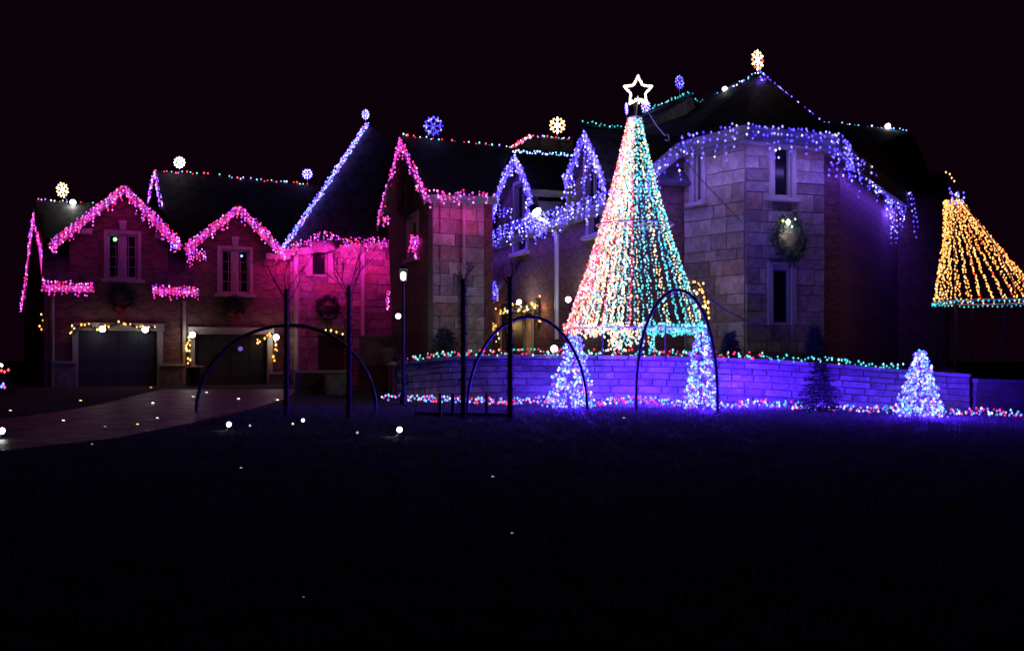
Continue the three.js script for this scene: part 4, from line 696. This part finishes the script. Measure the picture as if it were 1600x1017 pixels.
// ---------------------------------------------------------------- garland arches and posts on the lawn
const archG = 'unlit garland arches on the lawn', treeG = 'bare trees with garland wrapped trunks on the lawn';
function arch(label, x0, y0, xt, yt, x1, y1, d, lift = 1) {
  const a = at(x0, y0, d), b = at(x1, y1, d), k = at(xt, yt, d), pts = [];
  a.y = groundY(a.x, d); b.y = groundY(b.x, d);
  for (let i = 0; i <= 20; i++) { const s = i / 20 * Math.PI, x = i < 10 ? lerp(a.x, k.x, 1 - Math.cos(s)) : lerp(b.x, k.x, 1 + Math.cos(s)), y0 = i < 10 ? a.y : b.y; pts.push(V3(x, y0 + (k.y - y0) * Math.pow(Math.sin(Math.min(s, Math.PI - s)), lift), -d)); }
  const t = thing('garland_arch', label, 'arch', a.clone(), archG), list = [];
  wmesh('hoop', rod(pts, 0.04, 7), M.tinsel, t);
  walk(pts, 0.03, (q) => { for (let i = 0; i < 4; i++) { const e = rr(0, 6.283), f = V3(Math.cos(e), Math.sin(e), rr(-1, 1)).normalize(); list.push([q.clone().addScaledVector(f, 0.03), f]); } });
  wmesh('tinsel', sprays(list, 0.06, 0.006, 2), M.tinsel, t, 'stuff');
}
arch('wide dark garland arch over the driveway edge', 306, 645, 452, 508, 588, 648, 27);
arch('dark garland arch in front of the entrance', 730, 630, 828, 495, 918, 628, 27.5);
arch('tall narrow garland arch between the two lit trees', 994, 625, 1060, 453, 1122, 628, 27, 0.8);
const twig = std({ color: lin(0.06, 0.05, 0.045) });
function wrappedTree(label, px, ytop, d, limbsUp = 5, reach = 0.75) {
  const b = standing(px, d), top = at(px, ytop, d).y - b.y, t = thing('wrapped_tree', label, 'tree', b, treeG), list = [], limbs = [];
  mesh('trunk', new THREE.CylinderGeometry(0.045, 0.06, top, 9).translate(0, top / 2, 0), M.bark, t);
  for (let y = 0.05; y < top; y += 0.028) for (let i = 0; i < 4; i++) { const a = rr(0, 6.283), f = V3(Math.cos(a), rr(-0.5, 0.5), Math.sin(a)).normalize(), w = 0.05 + 0.012 * Math.sin(y * 21); list.push([V3(Math.cos(a) * w, y + rr(-0.02, 0.02), Math.sin(a) * w), f]); }
  mesh('tinsel', sprays(list, 0.07, 0.007, 2), M.tinsel, t, 'stuff');
  const grow = (p, dir, L, r, depth) => { const e = p.clone().addScaledVector(dir, L); limbs.push(bar(p, e, r)); if (depth) for (let i = 0; i < 3; i++) grow(p.clone().lerp(e, rr(0.45, 1)), dir.clone().add(V3(rr(-0.7, 0.7), rr(-0.1, 0.5), rr(-0.7, 0.7))).normalize(), L * rr(0.5, 0.75), r * 0.6, depth - 1); };
  for (let i = 0; i < limbsUp; i++) { const a = i * 1.26 + rr(-0.3, 0.3); grow(V3(0, top - 0.05 - i * 0.09, 0), V3(Math.cos(a) * 0.7, 1, Math.sin(a) * 0.7).normalize(), reach, 0.014, 3); }
  mesh('branches', merge(limbs), twig, t, 'stuff');
}
wrappedTree('bare tree with wrapped trunk crossing the middle of the wide dark arch', 447, 452, 25.5); wrappedTree('bare tree with wrapped trunk at the right end of the wide dark arch', 545, 446, 25);
wrappedTree('bare tree with wrapped trunk left of the entrance arch', 724, 436, 24, 3, 0.3); wrappedTree('bare tree with wrapped trunk in front of the entrance arch', 797, 432, 24, 3, 0.3);
// low timber edging between the posts
{
  const t = thing('timber_edging', 'low timber edging with stakes below the ground lights at the west end', 'edging', standing(718, 25.5));
  for (let i = 0; i < 2; i++) { const a = standing(648 + i * 74, 25.6 - i * 0.3), b = standing(720 + i * 74, 25.3 - i * 0.3); wmesh('plank', bar(a.add(V3(0, 0.05, 0)), b.add(V3(0, 0.05, 0)), 0.06, 0.1), M.wood, t); }
  for (const x of [688, 708, 760]) { const b = standing(x, 25.2); wmesh('stake', bar(b.clone().add(V3(0, 0, 0.12)), b.clone().add(V3(0, 0.55, 0.12)), 0.07), M.wallStone[1], t); }
}
// ---------------------------------------------------------------- lamps
{ // lamp post by the steps
  const b = standing(630, 31), h = at(632, 440, 31).y - b.y, t = thing('lamp_post', 'black lamp post with a bright white lantern beside the gable wing', 'lamp post', b);
  mesh('pole', new THREE.LatheGeometry([[0.11, 0], [0.11, 0.25], [0.05, 0.35], [0.035, h]].map((v) => new THREE.Vector2(...v)), 12), M.black, t);
  const lan = mesh('lantern_frame', merge([...[[-1, -1], [1, -1], [1, 1], [-1, 1]].map(([x, z]) => bar(V3(x * 0.07, h, z * 0.07), V3(x * 0.1, h + 0.34, z * 0.1), 0.016)), box(0.16, 0.02, 0.16, 0, h, 0)]), M.black, t); mesh('lantern_cap', new THREE.ConeGeometry(0.17, 0.14, 4).rotateY(Math.PI / 4).translate(0, h + 0.42, 0), M.black, t);
  const g = mesh('lamp_bulb', new THREE.SphereGeometry(0.085, 12, 10).scale(1, 1.5, 1).translate(0, h + 0.16, 0), std({ color: lin(0.9, 0.9, 0.9), emissive: lin(1, 0.97, 0.9), emissiveIntensity: 7 }), t); lamp(t, b.clone().add(V3(0, h + 0.16, 0)), [0.95, 0.93, 1], 3.2, 4);
  const list = []; for (let y = 0.2; y < 1.5; y += 0.04) for (let i = 0; i < 4; i++) { const a = rr(0, 6.28), f = V3(Math.cos(a), rr(-0.5, 0.5), Math.sin(a)); list.push([f.clone().multiplyScalar(0.1).setY(y), f]); } mesh('needles', sprays(list, 0.14, 0.012, 2), M.needle, t, 'stuff');
}
// small bright fixtures: a housing, a glowing lens and its light
function spot(name, label, cat, p, r, o = {}) {
  const t = thing(name, label, cat, p, o.group), dir = (o.dir ?? V3(0, 0.15, 1)).clone().normalize(), q = new THREE.Quaternion().setFromUnitVectors(V3(0, 1, 0), dir), lift = o.stake ?? 0;
  const hs = mesh('housing', new THREE.LatheGeometry([[0, -r * 1.6], [r * 0.7, -r * 1.5], [r * 1.15, -r * 0.1], [r * 1.15, 0], [r, 0]].map((v) => new THREE.Vector2(...v)), 12).applyQuaternion(q).translate(0, lift, 0), M.black, t);
  mesh('lamp_lens', new THREE.SphereGeometry(r, 12, 8).scale(1, 0.6, 1).applyQuaternion(q).translate(0, lift, 0), std({ color: lin(0.8, 0.8, 0.8), emissive: lin(...(o.col ?? [0.95, 1, 0.98])), emissiveIntensity: o.glow ?? 6 }), t);
  if (lift) mesh('stake', new THREE.CylinderGeometry(0.012, 0.006, lift, 6).translate(0, lift / 2, 0), M.black, t);
  if (o.bracket) wmesh('bracket', bar(p.clone().addScaledVector(dir, -r * 1.4), p.clone().addScaledVector(dir, -r * 1.4).add(V3(0, -0.2, -0.1)), 0.03), M.black, t);
  if (o.pw) lamp(t, p.clone().add(V3(0, lift, 0)).addScaledVector(dir, o.ahead ?? r * 0.7 + 0.02), o.col ?? [0.95, 1, 0.98], o.pw, Math.max(1, r * 40));
  return t;
}
const fl = { bracket: 1, group: 'white floodlights on the roofs' };
spot('floodlight', 'white floodlight on the ridge at the west end of the garage', 'floodlight', at(113, 316, 46.8), 0.13, { ...fl, dir: V3(0.2, -0.6, 1), pw: 0.7 });
spot('floodlight', 'white floodlight at the tip of the first dormer', 'floodlight', E.p(808, 245, 0.2), 0.12, { ...fl, dir: V3(1, -0.5, 0.5), pw: 0.7 });
spot('floodlight', 'bright white floodlight over the pale downspout', 'floodlight', E.p(838, 331, 0.6), 0.19, { ...fl, dir: V3(0.6, -0.8, 0.5), pw: 3.6, glow: 8 });
spot('floodlight', 'white floodlight halfway up the high right ridge', 'floodlight', at(1133, 139, 39.4), 0.1, { ...fl, pw: 0.2 });
spot('floodlight', 'white floodlight on the far right ridge', 'floodlight', at(1388, 197, 49), 0.13, { ...fl, dir: V3(0, -0.5, 1), pw: 0.4 });
spot('floodlight', 'white floodlight on the porch canopy', 'floodlight', at(747, 451, 41.8), 0.15, { ...fl, group: 'white lamps round the entrance', dir: V3(0.2, -0.3, 1), pw: 5 });
const wl = { group: 'white lamps beside the garage doors', pw: 0.3, ahead: 0.3 };
spot('wall_lamp', 'white lamp at the upper left of the first garage door', 'wall lamp', G.p(159, 514, 0.25), 0.13, { ...wl, dir: V3(0.1, -0.4, 1) });
spot('wall_lamp', 'white lamp at the upper right of the first garage door', 'wall lamp', G.p(226, 515, 0.25), 0.13, { ...wl, dir: V3(0.1, -0.4, 1) });
spot('wall_lamp', 'white lamp between the two garage doors', 'wall lamp', G.p(300, 523, 0.25), 0.13, { ...wl, pw: 0.6 });
spot('wall_lamp', 'white lamp right of the second garage door', 'wall lamp', G.p(431, 527, 0.25), 0.13, { ...wl, pw: 0.5 });
const el = { group: 'white lamps round the entrance', ahead: 0.35 };
spot('wall_lamp', 'white wall lamp above right of the entrance door', 'wall lamp', E.p(811, 472, 0.4), 0.1, { ...el, pw: 1.6, dir: V3(-0.3, 0.2, 1) });
spot('wall_lamp', 'small white lamp above the garland arch before the entrance', 'wall lamp', E.p(795, 487, 0.4), 0.07, { ...el, pw: 0.12 });
spot('wall_lamp', 'white wall lamp between the downspout and the light cone', 'wall lamp', E.p(888, 468, 0.5), 0.1, { ...el, pw: 3, dir: V3(-0.4, 0.2, 1) });
spot('floodlight', 'round white lamp low behind the stone wall near the light cone', 'floodlight', at(866, 545, 30.6), 0.1, { ...el, glow: 8, pw: 0.5 });
spot('wall_lamp', 'small white lamp low beside the lamp post', 'wall lamp', at(622, 494, 36), 0.09, { ...el, pw: 0.2 });
const sg = 'white spotlights standing on the lawn';
for (const [px, py, r, pw, label, glow] of [[624, 679, 0.058, 0.0300, 'brightest white spotlight on the lawn below the timber edging', 7], [357, 670, 0.055, 0.0240, 'white spotlight on the lawn by the driveway bend', 7], [473, 663, 0.039, 0.0072, 'small white spotlight under the wide garland arch', 4], [2, 681, 0.066, 0.0480, 'white spotlight at the left picture edge beside the driveway', 7], [457, 669, 0.027, 0.0018, 'faint spotlight just left of the small arch spotlight', 0.6], [558, 684, 0.027, 0.0012, 'faint spotlight beneath the right post of the wide arch', 0.3], [390, 672, 0.027, 0.0012, 'faint spotlight right of the driveway bend spotlight', 0.35]]) { const b = onGround(px, py + 6), t = spot('garden_spotlight', label, 'spotlight', b, r * 0.9, { stake: 0.16, group: sg, pw, glow }); if (glow > 5) mesh('cable', rod([V3(0, 0.1, -0.03), V3(-0.08, 0.03, 0.02), V3(-0.3, 0.03, 0.12), V3(-0.6, 0.02, 0.1)], 0.008, 5), M.whiteWire, t); }
// small marker lamps set along the driveway
function marker(label, px, py, col, k) {
  const t = thing('marker_light', label, 'marker light', onGround(px, py).add(V3(0, 0.02, 0)), 'small marker lights on the ground');
  mesh('housing', new THREE.CylinderGeometry(Math.min(0.09, -t.position.z * 0.0014), Math.min(0.1, -t.position.z * 0.0016), 0.03, 10).translate(0, 0.015, 0), M.black, t); mesh('lamp_lens', new THREE.SphereGeometry(Math.min(0.08, -t.position.z * 0.0013), 10, 6).scale(1, 0.7, 1).translate(0, 0.03, 0), std({ color: lin(0.7, 0.6, 0.5), emissive: lin(...col), emissiveIntensity: k }), t);
}
const OR = [1, 0.5, 0.18], WH = [1, 0.95, 0.88];
for (const [l, ...a] of [['orange marker light on the far left bend of the driveway', 15, 645, OR, 2.4], ['orange marker light at the far edge of the driveway', 125, 629, OR, 2.4], ['white marker light in the middle of the left driveway stretch', 98, 661, WH, 2.2], ['white marker light on the driveway before the first garage', 238, 633, WH, 3.5], ['pale marker light at the near driveway edge', 245, 657, WH, 1.6], ['orange marker light at the near driveway edge beside the lawn', 214, 667, OR, 2.2], ['dim orange marker light by the first garage door jamb', 235, 608, OR, 0.9], ['pale marker light left of the wide arch foot', 301, 623, WH, 1.5], ['pale marker light right of the wide arch foot', 322, 616, WH, 1.5], ['white marker light on the driveway before the second garage', 372, 626, WH, 2.6], ['warm marker light at the right end of the driveway', 433, 628, [1, 0.75, 0.5], 2.6], ['dim marker light on the lawn left of the driveway spotlight', 143, 699, WH, 0.4], ['dim marker light nearest the driveway spotlight', 163, 671, WH, 0.35], ['tiny greenish dot of light on the lawn under the stone wall', 975, 657, [0.3, 1, 0.8], 0.7], ['tiny pale dot of light on the open lawn right of the post', 770, 751, [0.7, 1, 1], 0.9], ['tiny pale dot of light lowest on the open lawn', 800, 842, [0.8, 1, 1], 0.7], ['tiny green dot of light on the lawn below the driveway spotlight', 376, 737, [0.4, 1, 0.9], 0.6], ['faint dot of light near the bottom of the lawn', 474, 945, [1, 0.9, 0.9], 0.15]]) marker(l, ...a);
// coloured lamps inside two windows
spot('window_lamp', 'green lamp in the window over the first garage door', 'lamp', G.p(179, 374, 0.02), 0.08, { col: [0.15, 1, 0.2], glow: 3.2 });
spot('window_lamp', 'blue lamp in the window over the second garage door', 'lamp', G.p(377, 400, 0.02), 0.05, { col: [0.25, 0.3, 1], glow: 3.5 });
spot('door_ornament', 'dim blue glowing ornament hung on the second garage door', 'ornament', G.p(375, 545, 0.05), 0.1, { col: [0.18, 0.12, 1], glow: 0.5 });
{ // bin beside the garage
  const b = standing(304, 42.6), t = thing('waste_bin', 'dark wheeled waste bin with a pale lid between the garage doors', 'bin', b);
  mesh('body', new THREE.CylinderGeometry(0.3, 0.24, 0.8, 4, 1).rotateY(Math.PI / 4).translate(0, 0.42, 0), M.black, t); mesh('lid', new THREE.SphereGeometry(0.4, 14, 6, 0, 6.2832, 0, 1.1).scale(1, 0.35, 0.9).translate(0, 0.7, 0), M.trim, t); for (const s of [-1, 1]) mesh('wheel', new THREE.CylinderGeometry(0.08, 0.08, 0.05, 10).rotateZ(Math.PI / 2).translate(s * 0.2, 0.08, -0.18), M.black, t);
}
{ // shrub with lights at the left picture edge
  const b = standing(2, 34), t = thing('lit_shrub', 'low shrub with a few red and blue bulbs at the left picture edge', 'shrub', b), list = []; for (let i = 0; i < 300; i++) { const d = V3(rr(-1, 1), rr(0, 1), rr(-1, 1)).normalize(); list.push([d.clone().multiply(V3(0.6, 0.7, 0.5)).add(V3(-0.3, 0.1, 0)), d]); }
  mesh('foliage', sprays(list, 0.16, 0.03, 3), M.needle, t); mesh('stem', new THREE.CylinderGeometry(0.03, 0.05, 0.6, 6).translate(-0.3, 0.3, 0), M.bark, t);
  const bb = new Bulbs(); for (const [x, y, c] of [[1, 579, [4, 0.2, 0.3]], [12, 578, [4, 0.2, 0.3]], [6, 581, [3, 0.2, 0.2]], [1, 604, [0.6, 0.8, 5]], [4, 600, [0.7, 0.7, 4]], [6, 605, [3, 0.2, 0.8]], [2, 571, [5, 3.6, 2]], [0, 570, [5, 3.6, 2]]]) bb.add(at(x, y, 33.3), c, 0.04); bb.build('light_bulbs', t, 'stuff');
}
{ // planter with twigs by the lamp post
  const b = terraceAt(608, 39).setY(groundY(-4.4, 39) + 0.9), t = thing('urn_planter', 'pale urn with grassy sprigs beside the gable wing', 'planter', b), list = []; mesh('urn', new THREE.LatheGeometry([[0, 0], [0.2, 0], [0.12, 0.12], [0.28, 0.45], [0.3, 0.62], [0.26, 0.62], [0, 0.55]].map((v) => new THREE.Vector2(...v)), 14), M.trim, t); for (let i = 0; i < 60; i++) { const d = V3(rr(-0.8, 0.8), 1, rr(-0.8, 0.8)).normalize(); list.push([V3(0, 0.58, 0), d]); } mesh('sprigs', sprays(list, 0.65, 0.02, 2), std({ color: lin(0.2, 0.22, 0.12), side: THREE.DoubleSide }), t);
}
scene.traverse((o) => { if (o.isPointLight) o.castShadow = true; });
renderer.render(scene, camera);
